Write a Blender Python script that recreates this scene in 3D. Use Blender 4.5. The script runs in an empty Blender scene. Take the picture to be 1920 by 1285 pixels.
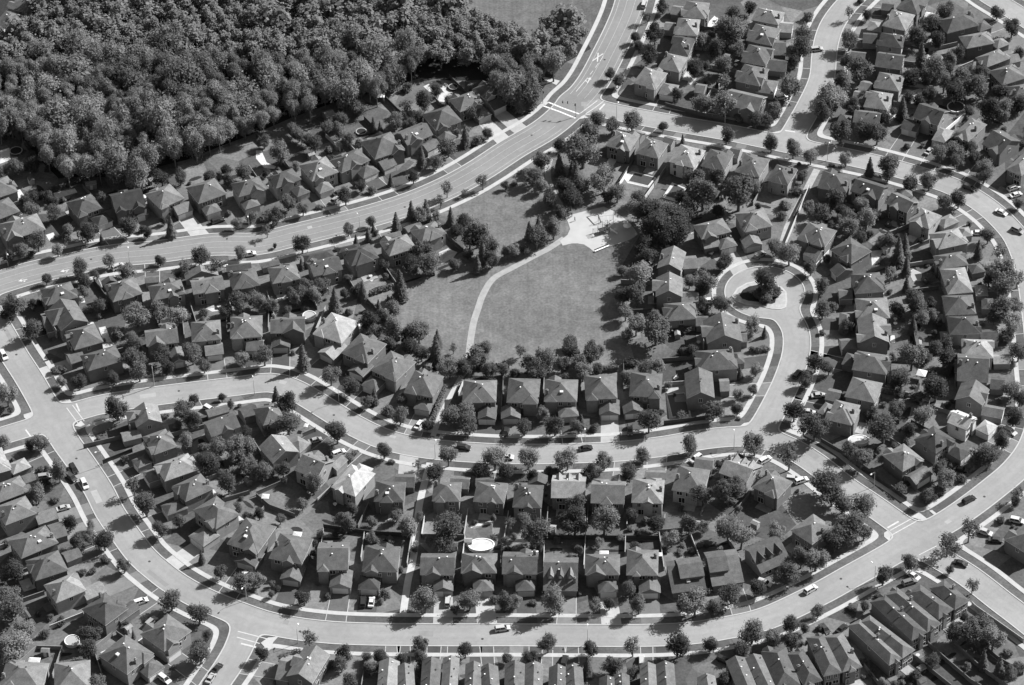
import bpy, math, random
import numpy as np
from mathutils import Vector, Matrix
random.seed(7); RNG = np.random.default_rng(7)
scene = bpy.context.scene
COL = scene.collection
PI = math.pi

# ------------------------------------------------------------------ camera
F_PX, TILT, ROLL, ALT = 6500.0, math.radians(41.0), math.radians(-2.0), 752.0
YC = -ALT / math.tan(TILT)
CAM = Vector((0, YC, ALT))
_c, _s = math.cos(ROLL), math.sin(ROLL)
_R = Vector((1, 0, 0)); _D = Vector((0, -math.sin(TILT), -math.cos(TILT))); _F = Vector((0, math.cos(TILT), -math.sin(TILT)))
CR = _c * _R - _s * _D
CD = _s * _R + _c * _D

def at(px, py, z=0.0):
    """photo pixel (1920 wide) -> the point of the place at height z"""
    d = (px - 960) * CR + (py - 642.5) * CD + F_PX * _F
    t = (z - ALT) / d.z
    p = CAM + d * t
    return Vector((p.x, p.y, z))

def scale_at(p):
    return F_PX / ((Vector(p) - CAM).dot(_F))     # photo pixels per metre

# ------------------------------------------------------------------ materials
def new_mat(name):
    m = bpy.data.materials.new(name); m.use_nodes = True
    nt = m.node_tree
    return m, nt, nt.nodes['Principled BSDF']

def gmat(name, v, rough=0.9, noise=0.0, scale=1.0, detail=4.0, spec=0.2, rand=0.0, coord='Object', fine=0.0, fscale=12.0):
    """grey material with procedural value variation"""
    m, nt, b = new_mat(name)
    b.inputs['Roughness'].default_value = rough
    b.inputs['Specular IOR Level'].default_value = spec
    N, L = nt.nodes, nt.links
    cur = None
    def mul(a, bsock):
        x = N.new('ShaderNodeMath'); x.operation = 'MULTIPLY'
        if a is None: x.inputs[0].default_value = v
        else: L.new(a, x.inputs[0])
        L.new(bsock, x.inputs[1]); return x.outputs[0]
    tc = N.new('ShaderNodeTexCoord')
    for amt, sc in ((noise, scale), (fine, fscale)):
        if amt > 0:
            n = N.new('ShaderNodeTexNoise'); n.inputs['Scale'].default_value = sc; n.inputs['Detail'].default_value = detail
            L.new(tc.outputs[coord], n.inputs['Vector'])
            mr = N.new('ShaderNodeMapRange'); mr.inputs['From Min'].default_value = .25; mr.inputs['From Max'].default_value = .75
            mr.inputs['To Min'].default_value = 1 - amt; mr.inputs['To Max'].default_value = 1 + amt
            L.new(n.outputs['Fac'], mr.inputs['Value']); cur = mul(cur, mr.outputs[0])
    if rand > 0:
        oi = N.new('ShaderNodeObjectInfo')
        mr = N.new('ShaderNodeMapRange'); mr.inputs['To Min'].default_value = 1 - rand; mr.inputs['To Max'].default_value = 1 + rand
        L.new(oi.outputs['Random'], mr.inputs['Value']); cur = mul(cur, mr.outputs[0])
    if cur is None:
        b.inputs['Base Color'].default_value = (v, v, v, 1)
    else:
        cb = N.new('ShaderNodeCombineColor')
        for i in range(3): L.new(cur, cb.inputs[i])
        L.new(cb.outputs[0], b.inputs['Base Color'])
    return m

def value_chain(m, b, v, terms):
    nt = m.node_tree; N, L = nt.nodes, nt.links
    x = N.new('ShaderNodeValue'); x.outputs[0].default_value = v; cur = x.outputs[0]
    for t in terms:
        y = N.new('ShaderNodeMath'); y.operation = 'MULTIPLY'; L.new(cur, y.inputs[0]); L.new(t, y.inputs[1]); cur = y.outputs[0]
    cb = N.new('ShaderNodeCombineColor')
    for i in range(3): L.new(cur, cb.inputs[i])
    L.new(cb.outputs[0], b.inputs['Base Color'])

def remap(nt, sock, lo, hi, a=.25, c=.75):
    mr = nt.nodes.new('ShaderNodeMapRange'); mr.inputs['From Min'].default_value = a; mr.inputs['From Max'].default_value = c
    mr.inputs['To Min'].default_value = lo; mr.inputs['To Max'].default_value = hi
    nt.links.new(sock, mr.inputs['Value']); return mr.outputs[0]

def noise(nt, vec, scale, detail=4, dist=0.0):
    n = nt.nodes.new('ShaderNodeTexNoise'); n.inputs['Scale'].default_value = scale; n.inputs['Detail'].default_value = detail
    n.inputs['Distortion'].default_value = dist
    nt.links.new(vec, n.inputs['Vector']); return n.outputs['Fac']

def mapping(nt, vec, rot=0.0, sc=(1, 1, 1)):
    mp = nt.nodes.new('ShaderNodeMapping'); mp.inputs['Rotation'].default_value = (0, 0, rot); mp.inputs['Scale'].default_value = sc
    nt.links.new(vec, mp.inputs['Vector']); return mp.outputs[0]

def grass_mat(name, v, stripes=None, lots=False, worn=False):
    m, nt, b = new_mat(name); b.inputs['Roughness'].default_value = 1; b.inputs['Specular IOR Level'].default_value = .05
    tc = nt.nodes.new('ShaderNodeTexCoord').outputs['Object']
    terms = [remap(nt, noise(nt, tc, .035, 6), .78, 1.22), remap(nt, noise(nt, tc, .25, 6, .6), .8, 1.2), remap(nt, noise(nt, tc, 1.2, 5), .76, 1.24)]
    if worn: terms += [remap(nt, noise(nt, tc, .09, 5, 1.5), .9, 1.1), remap(nt, noise(nt, tc, .5, 6, 2.0), .92, 1.08)]
    if stripes is not None:
        for rot, k in stripes:
            terms.append(remap(nt, noise(nt, mapping(nt, tc, rot, (.55, .012, 1)), 1.0, 4, 1.2), 1 - k, 1 + k))
    if lots:
        vo = nt.nodes.new('ShaderNodeTexVoronoi'); vo.inputs['Scale'].default_value = .075
        nt.links.new(tc, vo.inputs['Vector'])
        sx = nt.nodes.new('ShaderNodeSeparateColor'); nt.links.new(vo.outputs['Color'], sx.inputs[0])
        terms.append(remap(nt, sx.outputs[0], .6, 1.5, 0, 1))
    value_chain(m, b, v, terms); return m

def road_mat(name, v, half=4.3):
    m, nt, b = new_mat(name); b.inputs['Roughness'].default_value = .85; b.inputs['Specular IOR Level'].default_value = .25
    tc = nt.nodes.new('ShaderNodeTexCoord').outputs['Object']
    vo = nt.nodes.new('ShaderNodeTexVoronoi'); vo.feature = 'DISTANCE_TO_EDGE'; vo.inputs['Scale'].default_value = .09
    wv = nt.nodes.new('ShaderNodeVectorMath'); wv.operation = 'ADD'
    nz = nt.nodes.new('ShaderNodeTexNoise'); nz.inputs['Scale'].default_value = .25
    nt.links.new(tc, nz.inputs['Vector'])
    sc = nt.nodes.new('ShaderNodeVectorMath'); sc.operation = 'SCALE'; sc.inputs['Scale'].default_value = 6
    nt.links.new(nz.outputs['Color'], sc.inputs[0]); nt.links.new(tc, wv.inputs[0]); nt.links.new(sc.outputs[0], wv.inputs[1])
    nt.links.new(wv.outputs[0], vo.inputs['Vector'])
    terms = [remap(nt, noise(nt, tc, .05, 5), .86, 1.12), remap(nt, noise(nt, tc, .5, 6, 1.0), .92, 1.08), remap(nt, noise(nt, tc, 3.0, 3), .95, 1.05),
             remap(nt, vo.outputs['Distance'], .92, 1.0, .0, .008)]
    uv = nt.nodes.new('ShaderNodeUVMap'); uv.uv_map = 'kerb'; su = nt.nodes.new('ShaderNodeSeparateXYZ'); nt.links.new(uv.outputs[0], su.inputs[0])
    rp = nt.nodes.new('ShaderNodeValToRGB'); cr = rp.color_ramp; cr.interpolation = 'B_SPLINE'
    stops = ((0, .86), (.08, .97), (.3, 1.03), (.42, .93), (.52, 1.02), (.7, .95), (.82, 1.0), (1, 1.05))
    for q, (pos, g_) in enumerate(stops):
        el = cr.elements[q] if q < 2 else cr.elements.new(pos)
        el.position = pos; el.color = (g_ * .8,) * 3 + (1,)
    dv = nt.nodes.new('ShaderNodeMath'); dv.operation = 'DIVIDE'; dv.inputs[1].default_value = -half; nt.links.new(su.outputs[0], dv.inputs[0]); nt.links.new(dv.outputs[0], rp.inputs[0])
    dx = nt.nodes.new('ShaderNodeMath'); dx.operation = 'MULTIPLY'; dx.inputs[1].default_value = 1.25; nt.links.new(rp.outputs[0], dx.inputs[0])
    terms.append(dx.outputs[0])
    terms.append(remap(nt, noise(nt, tc, .018, 3), .92, 1.1))
    value_chain(m, b, v, terms); return m

def roof_mat(name, v):
    m, nt, b = new_mat(name); b.inputs['Roughness'].default_value = .9; b.inputs['Specular IOR Level'].default_value = .15
    tc = nt.nodes.new('ShaderNodeTexCoord').outputs['Object']
    w = nt.nodes.new('ShaderNodeTexWave'); w.wave_type = 'BANDS'; w.bands_direction = 'Z'; w.inputs['Scale'].default_value = 1.7; w.inputs['Distortion'].default_value = .3
    nt.links.new(tc, w.inputs['Vector'])
    oi = nt.nodes.new('ShaderNodeObjectInfo')
    ofs = nt.nodes.new('ShaderNodeVectorMath'); ofs.operation = 'ADD'
    cm = nt.nodes.new('ShaderNodeCombineXYZ')
    ml = nt.nodes.new('ShaderNodeMath'); ml.operation = 'MULTIPLY'; ml.inputs[1].default_value = 300; nt.links.new(oi.outputs['Random'], ml.inputs[0])
    for i in range(3): nt.links.new(ml.outputs[0], cm.inputs[i])
    nt.links.new(tc, ofs.inputs[0]); nt.links.new(cm.outputs[0], ofs.inputs[1]); q = ofs.outputs[0]
    terms = [remap(nt, w.outputs['Fac'], .95, 1.04, 0, 1), remap(nt, noise(nt, mapping(nt, q, 0, (.7, .7, .25)), 1.0, 5), .8, 1.2), remap(nt, noise(nt, q, 3.0, 3), .78, 1.22), remap(nt, noise(nt, q, .3, 3), .85, 1.15),
             remap(nt, oi.outputs['Random'], .78, 1.28, 0, 1)]
    value_chain(m, b, v, terms); return m

def wall_mat(name, v):
    m, nt, b = new_mat(name); b.inputs['Roughness'].default_value = .9; b.inputs['Specular IOR Level'].default_value = .15
    tc = nt.nodes.new('ShaderNodeTexCoord').outputs['Object']
    br = nt.nodes.new('ShaderNodeTexBrick'); br.inputs['Scale'].default_value = 1.0
    br.inputs['Color1'].default_value = (.95, .95, .95, 1); br.inputs['Color2'].default_value = (.8, .8, .8, 1); br.inputs['Mortar'].default_value = (1.1, 1.1, 1.1, 1)
    br.inputs['Brick Width'].default_value = .6; br.inputs['Row Height'].default_value = .25; br.inputs['Mortar Size'].default_value = .02
    rt = nt.nodes.new('ShaderNodeMapping'); rt.inputs['Rotation'].default_value = (PI / 2, 0, 0); nt.links.new(tc, rt.inputs['Vector']); nt.links.new(rt.outputs[0], br.inputs['Vector'])
    sx = nt.nodes.new('ShaderNodeSeparateColor'); nt.links.new(br.outputs['Color'], sx.inputs[0])
    oi = nt.nodes.new('ShaderNodeObjectInfo')
    terms = [sx.outputs[0], remap(nt, noise(nt, tc, .7, 4), .88, 1.1), remap(nt, oi.outputs['Random'], .8, 1.2, 0, 1)]
    value_chain(m, b, v, terms); return m

def leaf_mat(name, v, rand=.22):
    m, nt, b = new_mat(name); b.inputs['Roughness'].default_value = .75; b.inputs['Specular IOR Level'].default_value = .18
    tc = nt.nodes.new('ShaderNodeTexCoord').outputs['Object']
    oi = nt.nodes.new('ShaderNodeObjectInfo')
    geo = nt.nodes.new('ShaderNodeNewGeometry')
    terms = [remap(nt, oi.outputs['Random'], 1 - rand, 1 + rand, 0, 1), remap(nt, noise(nt, tc, .9, 3), .8, 1.2), remap(nt, geo.outputs['Random Per Island'], .85, 1.15, 0, 1)]
    value_chain(m, b, v, terms)
    src = b.inputs['Base Color'].links[0].from_socket
    tr = nt.nodes.new('ShaderNodeBsdfTranslucent'); nt.links.new(src, tr.inputs['Color'])
    mx = nt.nodes.new('ShaderNodeMixShader'); mx.inputs[0].default_value = .45
    nt.links.new(b.outputs[0], mx.inputs[1]); nt.links.new(tr.outputs[0], mx.inputs[2])
    nt.links.new(mx.outputs[0], nt.nodes['Material Output'].inputs['Surface'])
    return m

TONE = {1: .05, 2: .073, 3: .097, 4: .128, 5: .165, 6: .2, 7: .24, 8: .27, 9: .29}
ROOF = {t: roof_mat('roof_shingle_%d' % t, v) for t, v in TONE.items()}
WALLS = [wall_mat('brick_%d' % i, v) for i, v in enumerate((.15, .2, .26, .36, .5))]
PAINT = {t: gmat('painted_wood_%d' % t, v, .8, .12, .8) for t, v in {1: .03, 2: .05, 3: .08, 4: .13, 5: .2, 6: .3, 7: .42, 8: .55, 9: .75}.items()}
M_TRIM = gmat('white_trim', .5, .5)
FASC = [gmat('eave_board_white', .48, .6), gmat('eave_board_brown', .12, .6)]
M_GLASS = gmat('window_glass', .02, .06, spec=.6)
M_DOOR = gmat('garage_door_paint', .5, .6, rand=.35)
M_DARK = gmat('dark_metal', .05, .5)
M_METAL = gmat('galvanised_pole', .35, .45)
M_LAMP = gmat('lamp_housing', .75, .4)
M_CONC = gmat('concrete_walk', .37, .9, .1, .5, fine=.06, fscale=3)
M_KERB = gmat('concrete_kerb', .37, .9, .1, .7)
M_ASPH = road_mat('worn_asphalt', .235)
M_MAIN = road_mat('main_road_asphalt', .185, 5.8)
M_DRIVE = [gmat('driveway_asphalt', .075, .9, .18, .4, rand=.3, fine=.1, fscale=2), gmat('driveway_old_asphalt', .14, .9, .15, .4, rand=.25, fine=.1, fscale=2), gmat('driveway_concrete', .32, .9, .12, .4, rand=.12, fine=.06, fscale=2)]
M_PATIO = {t: gmat('patio_stone_%d' % t, v, .9, .18, .7, rand=.12, fine=.12, fscale=2.5) for t, v in {4: .14, 5: .2, 6: .28, 7: .36, 8: .44, 9: .45}.items()}
M_YARD = grass_mat('yard_grass', .112, lots=True)
M_PARK = grass_mat('park_grass', .13, stripes=[(math.radians(14), .09)], worn=True)
M_FIELD = grass_mat('field_grass', .105, stripes=[(math.radians(-22), .12)])
M_STRIP = grass_mat('verge_grass', .095)
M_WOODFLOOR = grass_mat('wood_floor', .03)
M_LEAF = {'d': leaf_mat('leaf_mid', .125, .3), 'k': leaf_mat('leaf_dark', .075, .3), 'l': leaf_mat('leaf_pale', .2), 's': leaf_mat('leaf_thin', .13),
          'c': leaf_mat('needles', .12), 'b': leaf_mat('shrub_leaf', .13, .45), 'w': leaf_mat('wood_leaf', .21, .2), 'W': leaf_mat('wood_leaf_pale', .25, .18), 'K': leaf_mat('wood_leaf_dark', .16, .2)}
M_BARK = gmat('bark', .12, .95, .2, 3)
M_MARK = gmat('road_paint', .45, .7, .15, 1.5)
M_WATER = gmat('pool_water', .33, .08, spec=.5)
M_DEEP = gmat('covered_pool', .06, .35, .15, 1.2)
M_PATHC = gmat('park_path_concrete', .27, .9, .14, .5, fine=.08, fscale=3)
M_PLAY = gmat('playground_sand', .36, .95, .08, .3)
CARP = {t: gmat('car_paint_%d' % t, v, .3, spec=.5) for t, v in {1: .025, 2: .05, 3: .08, 4: .13, 5: .22, 6: .26, 7: .34, 8: .4, 9: .52}.items()}
M_TYRE = gmat('tyre_rubber', .02, .9)
M_SKIN = gmat('skin_grey', .3, .6); M_CLOTH = gmat('dark_clothing', .04, .9)

# ------------------------------------------------------------------ mesh helper
class MB:
    def __init__(self): self.v = []; self.f = []; self.m = []
    def poly(self, pts, mi=0):
        i = len(self.v); self.v += [tuple(p) for p in pts]; self.f.append(tuple(range(i, i + len(pts)))); self.m.append(mi)
    def box(self, x0, x1, y0, y1, z0, z1, mi=0):
        P = [(x, y, z) for z in (z0, z1) for x, y in ((x0, y0), (x1, y0), (x1, y1), (x0, y1))]
        i = len(self.v); self.v += P
        for q in ((3, 2, 1, 0), (4, 5, 6, 7), (0, 1, 5, 4), (1, 2, 6, 5), (2, 3, 7, 6), (3, 0, 4, 7)):
            self.f.append(tuple(i + k for k in q)); self.m.append(mi)
    def prism(self, pts, z0, z1, mi=0):
        n = len(pts)
        self.poly([(x, y, z1) for x, y in pts], mi)
        for k in range(n):
            a, b = pts[k], pts[(k + 1) % n]
            self.poly([(a[0], a[1], z0), (b[0], b[1], z0), (b[0], b[1], z1), (a[0], a[1], z1)], mi)
    def tube(self, p, q, r0, r1, n=6, mi=0, cap=True):
        p, q = Vector(p), Vector(q); d = (q - p).normalized()
        a = d.orthogonal().normalized(); b = d.cross(a); i = len(self.v)
        for c, r in ((p, r0), (q, r1)):
            for k in range(n):
                t = 2 * PI * k / n; self.v.append(tuple(c + r * (math.cos(t) * a + math.sin(t) * b)))
        for k in range(n):
            self.f.append((i + k, i + (k + 1) % n, i + n + (k + 1) % n, i + n + k)); self.m.append(mi)
        if cap:
            self.f.append(tuple(i + n + k for k in range(n))); self.m.append(mi)
    def mesh(self, name, mats):
        me = bpy.data.meshes.new(name); me.from_pydata(self.v, [], self.f)
        for m in (mats if isinstance(mats, (list, tuple)) else [mats]): me.materials.append(m)
        me.polygons.foreach_set('material_index', self.m); me.update(); return me

def link(name, data, parent=None, loc=(0, 0, 0), rz=0.0):
    o = bpy.data.objects.new(name, data); COL.objects.link(o)
    if parent is not None: o.parent = parent
    o.location = loc; o.rotation_euler = (0, 0, rz); return o

def build(mb, name, mats, parent=None, loc=(0, 0, 0), rz=0.0):
    return link(name, mb.mesh(name, mats), parent, loc, rz)

def structure(o): o['kind'] = 'structure'; return o

def tag(o, label, cat, group=None):
    o['label'] = label; o['category'] = cat
    if group: o['group'] = group
    return o

# ------------------------------------------------------------------ roads (centre lines in photo pixels, width in metres)
ROADS = {
 'main road': (11.6, [(-60,548),(0,530),(60,512),(120,499),(207,481),(300,472),(400,459),(480,458),(550,442),(620,425),(700,404),(777,379),(850,347),(905,316),(960,280),(1035,234),(1104,165),(1145,93),(1172,36),(1184,0),(1200,-60)]),
 'loop road': (8.8, [(-45,540),(-30,570),(0,620),(27,667),(59,717),(116,817),(151,867),(184,917),(207,962),(237,1005),(266,1043),(295,1069),(331,1096),(382,1124),(441,1148),(492,1166),(555,1179),(630,1187),(720,1190),(840,1191),(960,1191),(1100,1192),(1210,1192),(1292,1188),(1360,1178),(1437,1160),(1527,1119),(1600,1079),(1665,1043),(1727,1006),(1777,978),(1820,949),(1868,912),(1905,880),(1935,840),(1952,790),(1957,740),(1952,680),(1946,620),(1940,571),(1934,530),(1925,491),(1909,451),(1886,421),(1850,388),(1797,355),(1740,334),(1660,311),(1590,295),(1515,280),(1439,264),(1360,248),(1260,231),(1185,217),(1120,203),(1075,190)]),
 'north street': (8.6, [(1487,256),(1491,246),(1517,200),(1540,150),(1545,107),(1549,80),(1559,50),(1577,22),(1602,-5),(1640,-40)]),
 'crescent': (8.8, [(125,775),(145,771),(200,757),(300,742),(425,727),(505,718),(545,728),(585,750),(630,778),(675,804),(730,827),(805,842),(905,850),(985,852),(1060,851),(1160,847),(1247,837),(1322,824),(1385,819),(1435,824),(1477,838),(1527,868),(1580,910),(1635,947),(1687,984),(1702,994)]),
 'court': (8.6, [(1424,812),(1440,785),(1460,748),(1480,704),(1493,660),(1492,622),(1475,590)]),
 'southwest street': (8.4, [(462,1172),(457,1190),(445,1220),(424,1255),(403,1285),(365,1345)]),
 'west street': (8.0, [(84,792),(75,796),(57,802),(27,811),(-10,822),(-80,842)]),
 'southeast street': (8.8, [(1722,1023),(1747,1038),(1815,1080),(1877,1128),(1919,1160),(2000,1225)]),
 'northeast street': (8.6, [(1800,-50),(1850,-10),(1895,18),(1960,60)]),
}

def smooth(pts, step=2.0):
    P = [np.array(p[:2], float) for p in pts]; P = [2 * P[0] - P[1]] + P + [2 * P[-1] - P[-2]]
    out = []
    for i in range(1, len(P) - 2):
        n = max(2, int(np.linalg.norm(P[i + 1] - P[i]) / step))
        for k in range(n):
            t = k / n; a, b, c, d = P[i - 1:i + 3]
            out.append(.5 * ((2 * b) + (c - a) * t + (2 * a - 5 * b + 4 * c - d) * t * t + (3 * b - a - 3 * c + d) * t ** 3))
    out.append(P[-2]); return np.array(out)

CL = {k: smooth([at(x, y) for x, y in pts], 3.0) for k, (w, pts) in ROADS.items()}
BULB = at(1434, 548); BULB_R = 13.2

GX0, GX1, GY0, GY1, GH = -225.0, 225.0, -185.0, 240.0, 0.8
gx = np.arange(GX0, GX1 + GH, GH); gy = np.arange(GY0, GY1 + GH, GH)
XX, YY = np.meshgrid(gx, gy, indexing='ij')

def dist_poly(line, X, Y):
    best = np.full(X.shape, 1e9)
    for a, b in zip(line[:-1], line[1:]):
        d = b - a; L2 = (d * d).sum() + 1e-9
        lo = np.minimum(a, b) - 40; hi = np.maximum(a, b) + 40
        i0, i1 = np.searchsorted(gx, [lo[0], hi[0]]); j0, j1 = np.searchsorted(gy, [lo[1], hi[1]])
        if i1 <= i0 or j1 <= j0: continue
        sx, sy = X[i0:i1, j0:j1], Y[i0:i1, j0:j1]
        t = np.clip(((sx - a[0]) * d[0] + (sy - a[1]) * d[1]) / L2, 0, 1)
        q = np.hypot(sx - a[0] - t * d[0], sy - a[1] - t * d[1])
        v = best[i0:i1, j0:j1]; np.minimum(v, q, out=v)
    return best

DIST = {k: dist_poly(CL[k], XX, YY) - ROADS[k][0] / 2 for k in ROADS}
stack = [np.minimum(d, 60) for d in DIST.values()] + [np.minimum(np.hypot(XX - BULB.x, YY - BULB.y) - BULB_R, 60)]
KS = 1.3
SD = -KS * np.log(sum(np.exp(-d / KS) for d in stack))
MAIN_MASK = DIST['main road'] < np.minimum.reduce([DIST[k] for k in DIST if k != 'main road'])

def sd_at(x, y):
    i = (x - GX0) / GH; j = (y - GY0) / GH
    i0 = int(np.clip(math.floor(i), 0, len(gx) - 2)); j0 = int(np.clip(math.floor(j), 0, len(gy) - 2)); u, w = i - i0, j - j0
    return float(SD[i0, j0] * (1 - u) * (1 - w) + SD[i0 + 1, j0] * u * (1 - w) + SD[i0, j0 + 1] * (1 - u) * w + SD[i0 + 1, j0 + 1] * u * w)

def band(lo, hi, z, name, mats, mask=None, skirt=0.0, uv=False):
    """sheet over lo < SD < hi, cut exactly at both contours"""
    f = SD
    c = [f[:-1, :-1], f[1:, :-1], f[1:, 1:], f[:-1, 1:]]
    mn = np.minimum.reduce(c); mx = np.maximum.reduce(c)
    full = (mn >= lo) & (mx <= hi); uvs = [] if uv else None; part = (mx > lo) & (mn < hi) & ~full
    mb = MB()
    # runs of full cells become long quads
    I, J = np.nonzero(full)
    for i in np.unique(I):
        js = np.sort(J[I == i]); st = js[0]; pv = js[0]
        runs = []
        for j in js[1:]:
            if uv or j != pv + 1 or (mask is not None and mask[i, j] != mask[i, pv]): runs.append((st, pv)); st = j
            pv = j
        runs.append((st, pv))
        for a, b in runs:
            x0, x1, y0, y1 = gx[i], gx[i + 1], gy[a], gy[b + 1]
            mb.poly([(x0, y0, z), (x1, y0, z), (x1, y1, z), (x0, y1, z)], int(mask[i, a]) if mask is not None else 0)
            if uv: uvs += [f[i, a], f[i + 1, a], f[i + 1, b + 1], f[i, b + 1]]
    def clip(poly, val, sgn):
        out = []
        n = len(poly)
        for k in range(n):
            p, q = poly[k], poly[(k + 1) % n]; a, b = (p[2] - val) * sgn, (q[2] - val) * sgn
            if a >= 0: out.append(p)
            if (a > 0 and b < 0) or (a < 0 and b > 0):
                t = a / (a - b); out.append((p[0] + t * (q[0] - p[0]), p[1] + t * (q[1] - p[1]), val))
        return out
    I, J = np.nonzero(part)
    for i, j in zip(I, J):
        P = [(gx[i], gy[j], f[i, j]), (gx[i + 1], gy[j], f[i + 1, j]), (gx[i + 1], gy[j + 1], f[i + 1, j + 1]), (gx[i], gy[j + 1], f[i, j + 1])]
        P = clip(P, lo, 1)
        if len(P) > 2: P = clip(P, hi, -1)
        if len(P) > 2:
            mb.poly([(x, y, z) for x, y, _ in P], int(mask[i, j]) if mask is not None else 0)
            if uv: uvs += [c_ for _, _, c_ in P]
            if skirt:
                for a, b in zip(P, P[1:] + P[:1]):
                    if abs(a[2] - b[2]) < 1e-6 and (abs(a[2] - lo) < 1e-6 or abs(a[2] - hi) < 1e-6):
                        mb.poly([(a[0], a[1], z), (b[0], b[1], z), (b[0], b[1], z - skirt), (a[0], a[1], z - skirt)])
    o = structure(build(mb, name, mats))
    if uv:
        lay = o.data.uv_layers.new(name='kerb'); lay.data.foreach_set('uv', np.array([(v_, 0.0) for v_ in uvs], dtype=np.float32).ravel())
    return o

band(-60, 0.02, .03, 'road', [M_ASPH, M_MAIN], MAIN_MASK, uv=True)
band(0, .38, .13, 'kerb', M_KERB, skirt=.13)
band(.38, 3.1, .012, 'grass_verge', M_STRIP)
band(3.1, 4.65, .10, 'pavement', M_CONC, skirt=.1)

def sheet(pts, z, name, mat):
    """flat polygon on the ground, triangulated by Blender's tessellation"""
    mb = MB(); mb.poly([(p[0], p[1], z) for p in pts]); return structure(build(mb, name, mat))

g = MB(); g.poly([(-2500, -2200, 0), (2500, -2200, 0), (2500, 3500, 0), (-2500, 3500, 0)])
structure(build(g, 'ground', M_YARD))

def ribbon(px, width, z, name, mat, thick=0.0):
    L = smooth([at(x, y) for x, y in px], 1.5)
    mb = MB(); T = np.gradient(L, axis=0); T /= np.linalg.norm(T, axis=1)[:, None] + 1e-9
    Nn = np.stack([-T[:, 1], T[:, 0]], 1); a = L + Nn * width / 2; b = L - Nn * width / 2
    for k in range(len(L) - 1):
        mb.poly([(*b[k], z), (*b[k + 1], z), (*a[k + 1], z), (*a[k], z)])
    return structure(build(mb, name, mat))

# park
PARK = [(1040,292),(1000,318),(930,352),(850,388),(810,400),(862,412),(870,470),(840,490),(742,540),(690,585),(742,640),(800,668),(862,684),(960,692),(1100,690),(1190,676),(1172,610),(1150,560),(1165,500),(1200,440),(1180,400),(1120,345),(1075,330),(1060,280)]
sheet([at(*p) for p in PARK], .016, 'park_lawn', M_PARK)
sheet([at(*p) for p in [(880,-40),(870,30),(920,62),(1000,80),(1060,62),(1100,90),(1128,40),(1145,-40)]], .016, 'field', M_FIELD)
PATH = [(1058,447),(1030,466),(1005,479),(960,503),(925,523),(906,552),(896,580),(888,605),(882,640),(879,668),(876,690)]
ribbon(PATH, 2.3, .05, 'park_path', M_PATHC)
ribbon([(1042,276),(1036,290),(1029,306),(1027,330),(1033,352),(1046,377),(1062,406)], 2.1, .046, 'park_path', M_PATHC)
ribbon([(878,688),(866,706),(852,730),(826,780),(812,818)], 1.8, .042, 'lane_path', M_CONC)
ribbon([(806,868),(790,930),(784,965),(776,1040),(765,1090),(756,1150)], 2.2, .042, 'lane_path', gmat('lane_concrete', .4, .9, .12, .4))
ribbon([(1532,318),(1518,345),(1505,371),(1488,404),(1477,426),(1467,458)], 2.4, .042, 'lane_path', M_PATIO[6])
ribbon([(1045,255),(1020,170),(1000,148)], 1.6, .04, 'wood_track', M_PATIO[7]) if False else None
PAD = [(1058,405),(1075,402),(1098,396),(1132,388),(1146,394),(1160,402),(1174,413),(1190,430),(1196,440),(1183,449),(1165,456),(1142,463),(1115,474),(1106,466),(1095,459),(1083,457),(1072,457),(1055,461),(1050,452),(1064,441),(1069,430),(1065,417)]
sheet([at(*p) for p in PAD], .07, 'playground_surface', M_PLAY)
WOOD = [(-60,40),(-60,262),(40,255),(75,300),(110,335),(160,330),(225,335),(300,312),(350,300),(420,272),(480,250),(545,222),(605,200),(660,182),(705,172),(790,146),(850,152),(900,150),(945,192),(1000,192),(1030,150),(1060,118),(1108,92),(1095,70),(1040,85),(960,95),(890,75),(850,20),(845,-60),(-60,-60)]
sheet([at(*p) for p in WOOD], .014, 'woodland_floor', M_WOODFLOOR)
# court island: rim, paving and planting bed
isl = MB()
IP = [(1372,556),(1382,541),(1400,531),(1425,526),(1450,531),(1466,539),(1475,548),(1476,565),(1474,577),(1464,581),(1447,580),(1425,575),(1398,572),(1380,566)]
L = [at(*p) for p in IP]; c0 = sum(L, Vector()) / len(L)
isl.prism([(p.x, p.y) for p in reversed(L)] if False else [(p.x, p.y) for p in L][::-1], 0, .16)
structure(build(isl, 'island_kerb', M_KERB))
sheet([c0 + (p - c0) * .93 for p in L][::-1], .165, 'island_paving', M_PATIO[6])
sheet([c0 + (p - c0) * .66 + Vector((-1.0, .5, 0)) for p in L][::-1], .17, 'island_bed', M_WOODFLOOR)

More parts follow.
